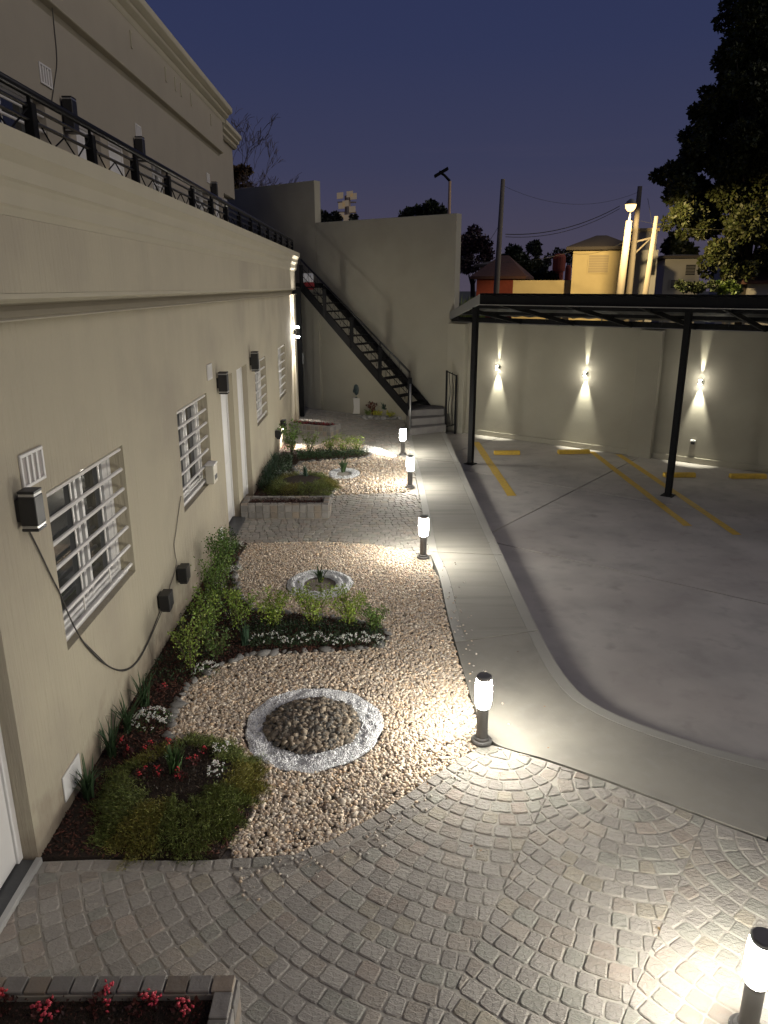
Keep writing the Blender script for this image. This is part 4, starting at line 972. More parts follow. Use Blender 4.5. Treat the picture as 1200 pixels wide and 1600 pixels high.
# corner lamp, lit up and down
t = thing('corner_lamp', 'bright round lamp shining up and down on the far corner of the building', 'wall lamp', (XB+.045, 20.05, 2.46))
MB().lathe([(.05, -.10), (.05, .10)], (.10, 0, 0), 18).build('body', M_lampbody, t, local=True)
MB().box((.0, -.03, -.05), (.06, .03, .05)).build('bracket', M_lampbody, t, local=True)
for s in (-1, 1):
    m = MB(); m.lathe([(.047, -.012), (.05, 0), (.045, .02), (.025, .035), (.0, .04)] if s > 0 else [(0, -.04), (.025, -.035), (.045, -.02), (.05, 0), (.047, .012)], (.10, 0, s*.115), 18); m.build('lens', M_bulb2, t, local=True, smooth=True)
    spot(t, (.10, 0, s*.17), (-.06, 0, s), 50, .8, 420 if s > 0 else 380, (1, .93, .84), .03)
# white plates at the wall foot
for y, z, lb, w, h in ((10.0, .22, 'white cover plate low on the wall beside the door step', .22, .2), (4.60, .20, 'white cover plate low on the wall behind the blade tuft', .3, .2)):
    t = thing('wall_plate', lb, 'cover plate', (XB, y, z), 0, 'white wall plates')
    MB().box((.001, -w/2, -h/2), (.012, w/2, h/2)).build('plate', M_white, t, local=True, bevel=.003)
    MB().box((.0125, -w*.12, -h*.1), (.018, w*.12, h*.1)).build('latch', M_vent, t, local=True, bevel=.002)
# box hanging on the second window
t = thing('mail_box', 'small cream box hung on the bars of the second window', 'box', (XB+.02, 9.5, 1.24))
MB().box((-.03, -.11, -.11), (.08, .11, .13)).build('body', mat('cream_plastic', (.60, .56, .46), .5), t, local=True, bevel=.006)
MB().box((-.032, -.115, .131), (.09, .115, .155)).build('lid', M_vent, t, local=True, bevel=.004)
MB().box((.081, -.07, -.06), (.085, .07, .0)).build('slot', M_lampbody, t, local=True)
# loose cables
def cable(pts, r, m, label, X=XB+.012):
    P = [onx(a, b, X) for a, b in pts]; P = [Vector(p) for p in catmull([tuple(q) for q in P], 5)]
    o = MB().tube(P, r, 6).build('cable', m, smooth=True); tag(o, label, 'cable', 'loose cables on the facade')
cable([(42, 822), (60, 858), (80, 900), (95, 930), (108, 962), (122, 990), (140, 1015), (165, 1038), (190, 1047), (212, 1036), (232, 1000), (250, 955)], .0058, M_cable, 'dark cable hanging from the nearest wall lamp to the lower box')
cable([(128, 1000), (150, 1022), (172, 1042), (196, 1048), (218, 1030), (238, 990), (254, 952)], .0045, M_cable, 'second thinner cable looping to the lower box')
cable([(283, 775), (279, 800), (275, 830), (272, 850), (274, 868), (276, 880), (272, 898), (266, 915), (262, 930)], .005, M_cable2, 'grey cable dropping from the second window to the boxes')
P = [onx(a, b, XU+.01) for a, b in ((80, 0), (85, 45), (89, 95), (85, 130), (80, 165))]
tag(MB().tube([Vector(q) for q in catmull([tuple(p) for p in P], 4)], .006, 6).build('cable', M_cable), 'thin dark cable running down the upper wall', 'cable', 'loose cables on the facade')
# ------------------------------------------------------------------ terrace railing
rl = thing('terrace_railing', 'black metal railing on top of the terrace parapet', 'railing', (-2.2, 10, 4.46))
XR = -2.17
ypost = [3.1, 4.15, 5.2, 6.23, 7.3, 8.4, 9.45, 10.5, 11.5, 12.6, 13.7, 14.7, 15.8, 17.0, 17.95, 19.2, 20.3]
MB().tube([(XR, 1.5, 4.765), (XR, 20.4, 4.745)], .027, 12).build('handrail', M_rail, rl, smooth=True)
for z, r in ((4.68, .012), (4.60, .012)):
    MB().tube([(XR, 1.5, z), (XR, 20.4, z-.01)], r, 8).build('mid_rail', M_rail, rl)
for i, y in enumerate(ypost):
    p = MB().box((XR-.03, y-.035, 4.461), (XR+.03, y+.035, 4.70)).build('post', M_black, rl, bevel=.003)
    MB().box((XR-.009, y-.009, 4.70), (XR+.009, y+.009, 4.745)).build('pin', M_black, rl)
    if i+1 < len(ypost):
        y2 = ypost[i+1]; ym = (y+y2)/2; m = MB()
        m.tube([(XR, y+.04, 4.66), (XR, y+(y2-y)*.3, 4.49), (XR, y+(y2-y)*.5, 4.59), (XR, y+(y2-y)*.7, 4.49), (XR, y2-.04, 4.66)], .006, 6)
        m.build('brace', M_black, rl)
# chair on the terrace; glowing globe added for a reflection in the door
t = thing('terrace_chair', 'white chair with arched back behind the terrace railing', 'chair', (-3.3, 10.9, 3.7))
m = MB(); arc = [(-.2, 0, .42)]+[(-.2+.4*(1-math.cos(k*PI/8))/2, 0, .72+.22*math.sin(k*PI/8)) for k in range(9)]+[(.2, 0, .42)]
m.tube(arc, .018, 8); m.build('backrest', M_white, t, local=True)
MB().box((-.21, -.4, .40), (.21, .0, .43)).build('seat', M_white, t, local=True, bevel=.01)
for a, b in ((-.19, -.02), (.19, -.02), (-.19, -.38), (.19, -.38)): MB().tube([(a, b, 0), (a, b, .40)], .014, 8).build('leg', M_white, t, local=True)
t = thing('door_reflection', 'tiny warm glowing globe added for a reflection in the upper door', 'lamp', (XU, 11.62, 5.0))
MB().lathe([(.03, -.03), (.045, 0), (.03, .03)], (.07, 0, 0), 12).build('globe', mat('warm_globe', (.9, .8, .6), .5, emit=((1, .72, .35), 9)), t, local=True, smooth=True)
MB().box((.0, -.03, -.03), (.04, .03, .03)).build('bracket', M_lampbody, t, local=True)
# ------------------------------------------------------------------ metal stairs
FT = Vector((.87, 19.5, .5)); TP = Vector((-2.10, 21.80, 3.70)); WD = .92
st = thing('metal_staircase', 'black open metal staircase climbing along the tall wall to the terrace', 'staircase', (FT.x, FT.y, 0))
dv = TP-FT; dh = Vector((dv.x, dv.y, 0)).normalized(); L2 = Vector((dv.x, dv.y, 0)).length
side = NV
for k in (0, 1):
    MB().beam(FT+side*k*WD+Vector((0, 0, -.10)), TP+side*k*WD+Vector((0, 0, -.10)), .05, .21).build('stringer', M_black, st, bevel=.004)
nT = 15
for i in range(nT):
    c = FT+dv*((i+.6)/nT); c = c+side*WD/2
    MB().obox(c+Vector((0, 0, -.03)), dh*.13, side*(WD/2-.03), (0, 0, .016)).build('tread', M_black, st, bevel=.003)
for k in (0,):
    off = side*k*WD
    r0, r1 = FT+off+Vector((0, 0, .97)), TP+off+Vector((0, 0, .62))
    MB().tube([r0, r1], .026, 10).build('handrail', M_rail, st, smooth=True)
    for q in (.35, .68):
        MB().tube([FT+off+Vector((0, 0, .97*q)), Vector((r1.x, r1.y, 3.7+.63*q))], .009, 6).build('mid_rail', M_black, st)
    fs = [0.0, .262, .52, .775, 1.0]
    for j, f in enumerate(fs):
        b = FT+dv*f+off; top = r0.lerp(r1, f)
        MB().box((b.x-.05, b.y-.05, b.z-.18), (b.x+.05, b.y+.05, top.z-.14)).build('post', M_black, st, bevel=.004)
        MB().tube([(b.x, b.y, top.z-.15), (b.x, b.y, top.z)], .010, 6).build('pin', M_black, st)
    m = MB()
    for j in range(12):
        f0, f1 = (j+.1)/12, (j+.9)/12
        a0, a1 = FT+dv*f0+off, FT+dv*f1+off; t0_, t1_ = r0.lerp(r1, f0), r0.lerp(r1, f1)
        fm = (f0+f1)/2; am, tm_ = FT+dv*fm+off, r0.lerp(r1, fm)
        m.tube([t0_+Vector((0, 0, -.15)), am+Vector((0, 0, .12)), t1_+Vector((0, 0, -.15))], .006, 5); m.tube([(a0.x, a0.y, a0.z), (t0_.x, t0_.y, t0_.z-.02)], .006, 5)
    m.build('baluster', M_black, st)
MB().tube([(.845, 18.6, .02), (.845, 18.6, 1.28)], .02, 10).build('newel_tube', mat('galvanised', (.35, .35, .35), .35, metal=.8), st, smooth=True)
# landing at the top and its dark post
MB().prism([(TP.x, TP.y), (TP.x+side.x*WD, TP.y+side.y*WD), (-3.9, 23.9), (-3.9, 20.86), (TP.x-.3, 20.86)], 3.60, 3.70).build('landing', M_black, st, bevel=.004)
MB().box((-2.32, 21.35, -.02), (-2.10, 21.50, 3.58)).build('support_column', M_black, st, bevel=.005)
MB().box((-2.10, 21.36, 1.50), (-2.07, 21.48, 1.80)).build('junction_cover', M_gutter, st, bevel=.004)
# bag on the landing
t = thing('shopping_bag', 'red and white bag on the top landing of the stairs', 'bag', (-1.93, 22.0, 3.52))
MB().box((-.17, -.1, .0), (.17, .1, .20)).build('lower_half', mat('red_bag', (.42, .03, .04), .6), t, local=True, bevel=.03, seg=2)
MB().extrude([(-.095, .2), (.095, .2), (.05, .40), (.0, .46), (-.05, .40)], (-.15, 0, 0), (.15, 0, 0), (0, 1, 0)).build('upper_half', mat('white_bag', (.62, .62, .64), .6), t, local=True, bevel=.02, seg=2)
# concrete steps at the foot, with split stone fronts
cs = thing('entrance_steps', 'three concrete steps at the foot of the metal stairs', 'steps', (1.3, 18.9, 0))
M_step = mat('step_concrete', (.17, .16, .15), .88, bump=(20, .4, .01), var=(6, .6, (.12, .11, .105), 6))
for k, (ya, yb_) in enumerate(((18.5, 19.05), (18.92, 19.32), (19.34, 19.6))):
    MB().prism([(.83, ya), (1.80-.002*k, yb_), (1.80-.002*k, 20.03), (.83, 20.78)], .17*k-.01, .17*(k+1)-(.01 if k == 2 else 0)).build('step', M_step, cs, bevel=.008)
# iron gate beside the steps
gt = thing('iron_gate', 'narrow black iron gate between the steps and the car park', 'gate', (1.78, 19.22, 0))
ga, gb = Vector((1.80, 19.18, 0)), Vector((2.08, 19.48, 0))
for p, h in ((ga, 1.55), (gb, 1.40)): MB().box((p.x-.025, p.y-.025, -.15), (p.x+.025, p.y+.025, h)).build('post', M_black, gt, bevel=.003)
MB().tube([ga+Vector((0, 0, 1.53)), gb+Vector((0, 0, 1.38))], .014, 6).build('top_rail', M_black, gt); MB().tube([ga+Vector((0, 0, .1)), gb+Vector((0, 0, .1))], .014, 6).build('bottom_rail', M_black, gt)
for f in (.33, .66):
    p = ga.lerp(gb, f); pts = [p+Vector((.02*math.sin(z*8), .02*math.cos(z*8), z)) for z in [.1+.125*i for i in range(12)]]
    MB().tube(pts, .008, 5).build('bar', M_black, gt)
# statue on its pedestal
t = thing('garden_bust', 'dark green head sculpture on a white pedestal by the wall', 'sculpture', (-.56, 22.02-.05, 0))
m = MB(); m.extrude([(-.15, 0), (.15, 0), (.13, .04), (.115, .2), (.13, .40), (.14, .46), (-.14, .46), (-.13, .40), (-.115, .2), (-.13, .04)], (0, -.13, 0), (0, .13, 0), (1, 0, 0)).build('pedestal', mat('pedestal_white', (.52, .50, .46), .8, bump=(20, .3, .01)), t, local=True, bevel=.008)
Mb = mat('bronze_green', (.022, .04, .045), .45, bump=(30, .4, .01), var=(12, .5, (.04, .07, .07), 5))
m = MB().lathe([(.085, .462), (.07, .49), (.06, .52), (.075, .55), (.105, .60), (.118, .66), (.122, .72), (.115, .78), (.095, .83), (.06, .865), (.045, .88), (.03, .905), (.0, .91)], n=20); m.build('head', Mb, t, local=True, smooth=True)
m = MB()
m.obox((0, -.125, .66), (.016, 0, 0), (0, .016, 0), (0, .004, .03)); m.build('nose', Mb, t, local=True, bevel=.006)
for s in (-1, 1): MB().lathe([(.004, .60), (.02, .63), (.022, .68), (.006, .71)], (s*.12, 0, 0), 8).build('ear', Mb, t, local=True, smooth=True)
for s in (-1, 1): MB().lathe([(.002, -.009), (.014, 0), (.002, .009)], (s*.045, -.108, .69), 8).build('eye', M_black, t, local=True, smooth=True)
MB().obox((0, -.112, .60), (.028, 0, 0), (0, .008, 0), (0, 0, .007)).build('mouth', Mb, t, local=True, bevel=.003)
# rock garden at the foot of the stairs
V_, F_, off = [], [], 0
for i in range(46):
    a = i/45; x = -.42+1.15*a+rnd.uniform(-.05, .05); y = 20.95-.10*math.sin(a*PI)+.25*rnd.random(); s = rnd.uniform(.04, .09)
    V, Fc = inst(ICO2[0]*(1+rng.normal(size=(42, 1))*.1), ICO2[1], np.array([[x, y, s*.3]]), rand_rot(1, .3), np.array([[s*1.2, s, s*.7]])); V_.append(V); F_.append(Fc+off); off += len(V)
tag(mesh_np('white_rocks', np.concatenate(V_), np.concatenate(F_), 3, M_edge, tint=np.repeat(rng.uniform(1.0, 2.2, (46, 1))*np.ones((1, 3)), 42, 0), smooth=True), 'white rocks around the small bed under the stairs', 'rocks', kind='stuff')
for x, y, c, h, lb in ((.02, 21.15, (.35, .34, .03), .16, 'yellow leaved plant, left one of two under the stairs'), (.38, 21.1, (.36, .36, .03), .16, 'yellow leaved plant, right one of two under the stairs'), (-.25, 21.25, (.12, .16, .04), .2, 'small olive plant beside the pedestal')):
    shrub(x, y, h, .14, 160, c, lb, leaf=.045, group='small plants under the stairs')
tuft(.25, 21.35, 30, .5, .7, (.02, .05, .035), 'dark agave behind the yellow plants under the stairs', name='agave', cat='agave', w=.03)
tuft(.62, 21.2, 26, .42, .7, (.02, .045, .03), 'dark agave nearest the stair foot', name='agave', cat='agave', w=.03)
shrub(-.12, 21.5, .42, .16, 120, (.10, .03, .02), 'dark red leaved shrub behind the rock bed', leaf=.07, group='small plants under the stairs')
# ------------------------------------------------------------------ car park sconces
def sconce(s, label, src=None):
    p = un(s, 0, 1.64)
    t = thing('wall_sconce', label, 'wall lamp', p, math.atan2(U.y, U.x), 'lit up and down sconces on the car park wall')
    MB().lathe([(.035, -.045), (.035, .045)], (0, -.075, 0), 16).build('body', M_lamprim, t, local=True)
    MB().box((-.02, -.06, -.02), (.02, .009, .02)).build('bracket', M_lamprim, t, local=True)
    MB().lathe([(.036, -.05), (.036, -.046)], (0, -.075, 0), 16).build('lens', M_bulb, t, local=True); MB().lathe([(.030, .046), (.030, .049)], (0, -.075, 0), 16).build('lens', M_bulb, t, local=True)
    spot(t, (0, -.06, -.06), (0, .10, -1), 44, .85, 210*rnd.uniform(.75, 1.15), (1, .97, .80), .02)
    spot(t, (0, -.04, .06), (0, .13, 1), 20, .9, 130*rnd.uniform(.7, 1.1), (1, .95, .76), .012)
    l = bpy.data.lights.new('lamp_glow', 'POINT'); l.energy = 4.5; l.color = (1, .95, .82); l.shadow_soft_size = .03
    o = bpy.data.objects.new('lamp_glow', l); COL.objects.link(o); o.parent = t; o.location = (0, -.22, 0)
def sof(x, y): return (Vector((x, y, 0))-P0).dot(U)
sconce(sof(3.10, 19.04), 'lit sconce on the car park wall, first from the stairs'); sconce(sof(4.94, 17.61), 'lit sconce on the car park wall between first sconce and pilaster')
sconce(sof(6.99, 16.02), 'lit sconce on the car park wall right of the middle post'); sconce(sof(9.0, 14.45), 'lit sconce on the car park wall outside the right picture edge')
t = thing('wall_socket', 'small white cover of a wall outlet low on the car park wall', 'outlet', un(sof(6.98, 16.03), 0, .33), math.atan2(U.y, U.x))
MB().box((-.055, -.04, -.0), (.055, .009, .04)).build('hood', M_white, t, local=True, bevel=.006)
MB().box((-.04, -.025, -.06), (.04, .009, -.001)).build('socket', M_lampbody, t, local=True, bevel=.004)
# ------------------------------------------------------------------ carport
cp = thing('carport', 'black metal carport with flat sloping roof over the car park', 'carport', (2.05, 15.5, 0))
FR = Vector((2.03, 15.05, 0)); EXT = 14.0
A_ = Vector((2.03, 15.10, 0)); post1 = Vector((2.07, 15.97, 0)); post2 = Vector((5.46, 13.34, 0)); post3 = post2+(post2-post1)
for p in (post1, post2, post3):
    pp = MB().obox((p.x, p.y, 1.52), U*.055, NV*.055, (0, 0, 1.67)).build('post', M_black, cp, bevel=.006)
    MB().obox((p.x, p.y, -.142), U*.11, NV*.11, (0, 0, .008)).build('base_plate', M_black, cp, bevel=.002)
tf = (A_-P0).dot(NV)                                   # distance of the front edge before the wall (negative)
tp = (post1-P0).dot(NV)
s0 = (A_-P0).dot(U)
def cpp(s, t, z): return P0+U*s+NV*t+Vector((0, 0, z))
zr = lambda t: 3.34+(2.80-3.34)*(t-tf)/(0-tf)           # roof underside height
# the left edge follows the walkway
def left_s(t): return s0+(t-tf)*((Vector((1.93, 19.8, 0))-P0).dot(U)-s0)/((Vector((1.93, 19.8, 0))-P0).dot(NV)-tf)
n = 26
m = MB(); S1 = s0+EXT
k = 90
for j in range(k+1):
    f = j/k
    zz = .012 if (j % 2) else -.012
    for t_ in (tf-.02, .05):
        s_ = left_s(t_)+(S1-left_s(t_))*f; p = cpp(s_, t_, zr(t_)+.10+zz); m.v.append(tuple(p))
for j in range(k): m.f.append((2*j, 2*j+1, 2*j+3, 2*j+2))
m.build('roof_sheet', M_roof, cp)
q0, q1 = cpp(left_s(tf), tf, 0), cpp(S1, tf, 0)
MB().add([q0+Vector((0, 0, 3.27)), q1+Vector((0, 0, 3.27)), q1+Vector((0, 0, 3.48)), q0+Vector((0, 0, 3.48)),
          q0+NV*.03+Vector((0, 0, 3.27)), q1+NV*.03+Vector((0, 0, 3.27)), q1+NV*.03+Vector((0, 0, 3.48)), q0+NV*.03+Vector((0, 0, 3.48))],
         [(0, 1, 2, 3), (7, 6, 5, 4), (0, 4, 5, 1), (3, 2, 6, 7), (0, 3, 7, 4), (1, 5, 6, 2)]).build('fascia', M_black, cp, bevel=.003)
MB().beam(q0-NV*.0+Vector((0, 0, 3.262)), q1+Vector((0, 0, 3.262)), .09, .012).build('drip_edge', M_lamprim, cp)
e0, e1 = cpp(left_s(tf), tf+.03, 3.37), cpp(left_s(-.02), -.02, 2.88)
MB().beam(e0, e1, .04, .19).build('side_gutter', M_gutter, cp, bevel=.004)
MB().beam(cpp(left_s(tp)+.05, tp, 3.22), cpp(S1, tp, 3.22), .10, .10).build('front_beam', M_black, cp, bevel=.004)
MB().beam(cpp(sR+.02, -.12, 2.80), cpp(S1, -.12, 2.80), .08, .12).build('wall_beam', M_black, cp, bevel=.004)
for t_ in (-1.3, -2.6): MB().beam(cpp(left_s(t_)+.04, t_, zr(t_)+.03), cpp(S1, t_, zr(t_)+.03), .05, .07).build('purlin', M_black, cp)
for i in range(10):
    s_ = .9+i*1.36
    t0_ = tf+.05
    while left_s(t0_) > s_-.05 and t0_ < -.2: t0_ += .02
    if t0_ > -.4: continue
    MB().beam(cpp(s_, t0_, zr(t0_)-.045), cpp(s_, -.1, zr(-.1)-.045), .05, .08).build('rafter', M_black, cp)
for i in range(9):
    s_ = .9+i*1.36
    MB().beam(cpp(s_+.68, -.14, 2.80), cpp(s_+.68, -.14, 2.90), .03, .03).build('stub', M_gutter, cp)
# ------------------------------------------------------------------ beyond the wall: street, houses, poles, trees
M_y = mat('yellow_house_wall', (.52, .42, .22), .9, bump=(5, .3, .02), var=(1.5, .4, (.42, .33, .17), 5))
M_w = mat('pale_house_wall', (.36, .35, .33), .9, var=(1.2, .4, (.28, .27, .26), 5)); M_rt = mat('roof_tile', (.10, .045, .03), .85, bump=(8, .5, .05), var=(3, .5, (.06, .035, .03), 5))
M_dr = mat('dark_roof', (.06, .05, .042), .9, bump=(6, .5, .05)); M_brick = mat('red_brick', (.24, .05, .03), .9, bump=(12, .4, .02), var=(6, .5, (.16, .035, .025), 5)); M_dw = mat('dark_pane', (.02, .02, .022), .2)
M_pole = mat('weathered_pole', (.15, .13, .10), .9, bump=(10, .5, .02), stretch=(1, 1, .2), var=(3, .5, (.22, .18, .13), 5)); M_wire = mat('wire', (.02, .02, .02), .8)
def house(name, label, px0, px1, ytop, Y, d, m, roof=None, wins=(), yb=-.4, over=.35, rh=.6, cat='house', rz=-.28):
    a, b = ony(px0, ytop, Y), ony(px1, ytop, Y); z = (a.z+b.z)/2
    t = thing(name, label, cat, (a.x, Y, yb))
    MB().box((a.x, Y, yb), (b.x, Y+d, z)).build('wall', m, t)
    if roof:
        x0, x1, y0, y1 = a.x-over, b.x+over, Y-over, Y+d+over; mx_ = min((x1-x0), (y1-y0))*.42; rb = MB()
        rb.add([(x0, y0, z), (x1, y0, z), (x1, y1, z), (x0, y1, z), (x0, y0, z+.15), (x1, y0, z+.15), (x1, y1, z+.15), (x0, y1, z+.15), (x0+mx_, (y0+y1)/2, z+rh), (x1-mx_, (y0+y1)/2, z+rh)],
               [(0, 1, 2, 3), (0, 1, 5, 4), (1, 2, 6, 5), (2, 3, 7, 6), (3, 0, 4, 7), (4, 5, 9, 8), (5, 6, 9), (6, 7, 8, 9), (7, 4, 8)])
        rb.build('roof', roof, t)
    for (wx0, wx1, wy0, wy1, mm) in wins:
        p, q = ony(wx0, wy0, Y), ony(wx1, wy1, Y)
        f = MB().box((p.x-.06, Y-.05, q.z-.06), (q.x+.06, Y-.002, p.z+.06)).build('window', m, t)
        MB().box((p.x, Y-.06, q.z), (q.x, Y-.051, p.z)).build('pane', mm, f)
        s = MB()
        for k in range(1, 7): s.box((p.x, Y-.068, q.z+(p.z-q.z)*k/7-.01), (q.x, Y-.061, q.z+(p.z-q.z)*k/7+.01))
        s.build('shutter_slats', m, f)
    t.rotation_euler = (0, 0, rz)
    return t
YH = 40
M_shut = mat('shutter', (.34, .27, .16), .8)
t = house('yellow_house', 'yellow walled house lit by the street lamp behind the carport', 896, 977, 391, YH, 7, M_y, M_dr, [(920, 947, 399, 426, M_shut)], rh=.9)
a, b = ony(953, 346, YH+4), ony(985, 376, YH+4); MB().box((a.x, YH+3, b.z-.6), (b.x, YH+5.4, b.z+.35)).build('roof_room', M_w, t); MB().box((a.x-.1, YH+2.9, b.z+.35), (b.x+.1, YH+5.5, b.z+.5)).build('roof_room_top', M_y, t)
a, b = ony(978, 392, YH+.6), ony(1016, 392, YH+.6); MB().box((a.x, YH+.6, -.4), (b.x, YH+7, a.z)).build('side_wall', M_w, t); f = MB().box((ony(1006, 408, YH+.6).x, YH+.54, ony(1006, 430, YH+.6).z), (ony(1012, 408, YH+.6).x, YH+.598, ony(1006, 408, YH+.6).z)).build('window', M_dw, t)
house('garden_wall', 'long low yellow wall left of the yellow house', 802, 894, 438, 42, .3, M_y, cat='wall')
house('white_cottage', 'small white cottage under dark tiles behind the leaning pole', 750, 790, 417, 52, 6, M_y, M_dr, [(757, 767, 425, 434, M_dw), (780, 786, 425, 434, M_dw)], rh=.5)
house('brick_house', 'low red brick house at the foot of the tall pole', 745, 812, 436, 46, 5, M_brick, M_rt, rh=1.4)
house('grey_house', 'pale grey house in the shade beneath the big tree', 1040, 1092, 404, 46, 7, M_w, M_dr, [(1070, 1082, 414, 430, M_dw), (1048, 1060, 438, 450, M_dw)], rh=.35)
house('tiled_house', 'house with red tiled roof at the right picture edge', 1172, 1235, 444, 36, 6, M_w, M_rt, rh=1.0)
house('white_gable_house', 'distant pale gable seen through the tree crown', 1130, 1152, 398, 56, 5, M_w, M_w, rh=1.0)
for px0, px1, yt, Y, lb in ((865, 884, 396, 55, 'tall red brick water tank tower'), (884, 893, 414, 54, 'short red brick tower beside the tank tower')):
    a, b = ony(px0, yt, Y), ony(px1, yt, Y); t = thing('water_tank', lb, 'water tank', ((a.x+b.x)/2, Y, -.4), 0, 'red water tanks'); r = (b.x-a.x)/2; zt = a.z+.4
    MB().lathe([(r*.8, 0), (r*.8, zt-1.2)], n=16).build('tower', M_brick, t, local=True); MB().lathe([(r, zt-1.2), (r*1.05, zt-1.0), (r*1.05, zt-.25), (r*.8, zt-.05), (0, zt)], n=16).build('tank', M_brick, t, local=True, smooth=False)
def pole(px, ytop, Y, lb, r=.13, lean=0, cat='utility pole', name='utility_pole', z0=-.4, m=None, arm=None):
    p = ony(px, ytop, Y); t = thing(name, lb, cat, (p.x-lean, Y, z0)); h = p.z-z0
    MB().tube([(0, 0, 0), (lean*.5, 0, h*.5), (lean, 0, h)], [r*1.25, r, r*.7], 10).build('shaft', m or M_pole, t, local=True, smooth=True)
    return t, p
p1, top1 = pole(786, 280, 32, 'tall bare wooden utility pole left of the yellow house', .12, .15)
p2, top2 = pole(1000, 291, 36, 'tall utility pole just right of the lit street lamp', .15, .1)
p3, top3 = pole(1026, 338, 34, 'short leaning wooden pole right of the street lamp', .13, .35)
m = MB(); m.beam((-.1, 0, top2.z+.4-2.4), (.95, 0, top2.z+.4-2.15), .08, .08); m.beam((.0, 0, top2.z+.4-3.0), (.75, 0, top2.z+.4-2.25), .06, .06); m.build('crossarm', M_pole, p2, local=True)
# street lamp, lit
SLP = ony(985, 326, 34.0)
t = thing('street_lamp', 'lit sodium street lamp in front of the yellow house', 'street lamp', (ony(983, 345, 34.0).x, 34.0, -.4))
hz = ony(985, 345, 34.0).z+.4
MB().tube([(-.25, 0, 0), (-.1, 0, hz*.6), (0, 0, hz)], [.19, .17, .14], 10).build('shaft', M_pole, t, local=True, smooth=True)
zl0 = SLP.z+.52
MB().tube([(0, 0, hz-.05), (.02, 0, hz+.35), (-.02, -.5, hz+.62), (-.48, -1.5, zl0)], .045, 8).build('arm', M_gutter, t, local=True)
zl = SLP.z+.4
MB().lathe([(.05, .20), (.16, .12), (.24, 0), (.2, -.01)][::-1], (-.5, -1.6, zl+.02), 16).build('head', M_gutter, t, local=True)
MB().lathe([(.01, -.27), (.12, -.24), (.20, -.12), (.22, 0)], (-.5, -1.6, zl), 16).build('lens', mat('sodium_lens', (.9, .7, .4), .5, emit=((1, .60, .20), 3.2)), t, local=True, smooth=True)
l = bpy.data.lights.new('sodium_lamp', 'SPOT'); l.spot_size = math.radians(160); l.spot_blend = .15; l.energy = 3300; l.color = (1, .74, .36); l.shadow_soft_size = .15
o = bpy.data.objects.new('sodium_lamp', l); COL.objects.link(o); o.parent = t; o.location = (-.5, -1.6, zl-.34); o.rotation_euler = (-Vector((.42, .20, -1))).to_track_quat('Z', 'Y').to_euler()
# unlit street lamp behind the tall wall
t, p = pole(703, 283, 30, 'unlit street lamp with slanted arm above the tall wall', .075, 0, 'street lamp', 'street_lamp', m=mat('orange_lit_pole', (.45, .30, .18), .7))  # orange lamplight is put into the shaft colour
a = ony(686, 268, 30); d = a-p; MB().tube([(0, 0, p.z+.4), (d.x*.5, 0, p.z+.4+d.z*.6), (d.x, 0, p.z+.4+d.z)], [.05, .045, .05], 8).build('arm', M_black, t, local=True)
MB().obox((d.x*.8, 0, p.z+.4+d.z*.9), (.25, 0, .14), (0, .09, 0), (-.02, 0, .05)).build('head', M_black, t, local=True, bevel=.01)
# floodlight mast far away
a = ony(543, 306, 120); t = thing('floodlight_mast', 'distant floodlight mast rising over the tall wall', 'mast', (a.x, 120, -.4)); H_ = a.z+.4
MB().tube([(0, 0, 0), (0, 0, H_)], .45, 10).build('shaft', mat('mast_grey', (.30, .24, .19), .8), t, local=True)
Mfl = mat('floodlight_case', (.5, .42, .32), .6, emit=((1, .75, .45), .06))
for dx, dz in ((-1.1, 0), (-.9, -1.4), (-1.0, -2.8), (.35, .2), (.9, -.1), (.7, -1.9), (.8, -3.0), (-.3, -1.1), (-.2, -3.1)):
    MB().obox((dx, -.3, H_+dz), (.48, 0, .05), (0, .15, 0), (0, 0, .42)).build('floodlight', Mfl, t, local=True)
MB().box((-1.5, -.1, H_-1.0), (1.3, .1, H_-.8)).build('crossbar', MATS['mast_grey'], t, local=True); MB().box((-1.5, -.1, H_-2.4), (1.3, .1, H_-2.2)).build('crossbar', MATS['mast_grey'], t, local=True)
# overhead wires
def wire(a, b, sag, lb, r=.02):
    pts = [a.lerp(b, i/16)+Vector((0, 0, -sag*4*(i/16)*(1-i/16))) for i in range(17)]
    tag(MB().tube(pts, r*.6, 5).build('overhead_wire', M_wire), lb, 'wire', 'overhead wires')
wire(ony(790, 366, 32), ony(968, 322, 36), .35, 'overhead wire from the tall left pole to the lamp, upper strand', .028); wire(ony(790, 370, 32), ony(968, 326, 36), .38, 'overhead wire from the tall left pole to the lamp, lower strand', .02)
wire(ony(718, 402, 32), ony(786, 340, 32), .5, 'wire climbing from the tall wall to the left pole', .014)
wire(ony(715, 404, 31), ony(895, 392, 38), .3, 'long low wire in front of the mauve tree', .012)
wire(ony(1000, 345, 36), ony(1215, 350, 34), .3, 'wire crossing in front of the big tree', .012)
wire(ony(895, 396, 38), ony(985, 372, 34), .25, 'service wire to the yellow house', .012)
wire(ony(1012, 310, 36), ony(1028, 400, 34), .0, 'steep stay wire beside the leaning pole', .014)
wire(ony(998, 300, 36), ony(786, 290, 32), .6, 'faint highest wire across the sky', .010)
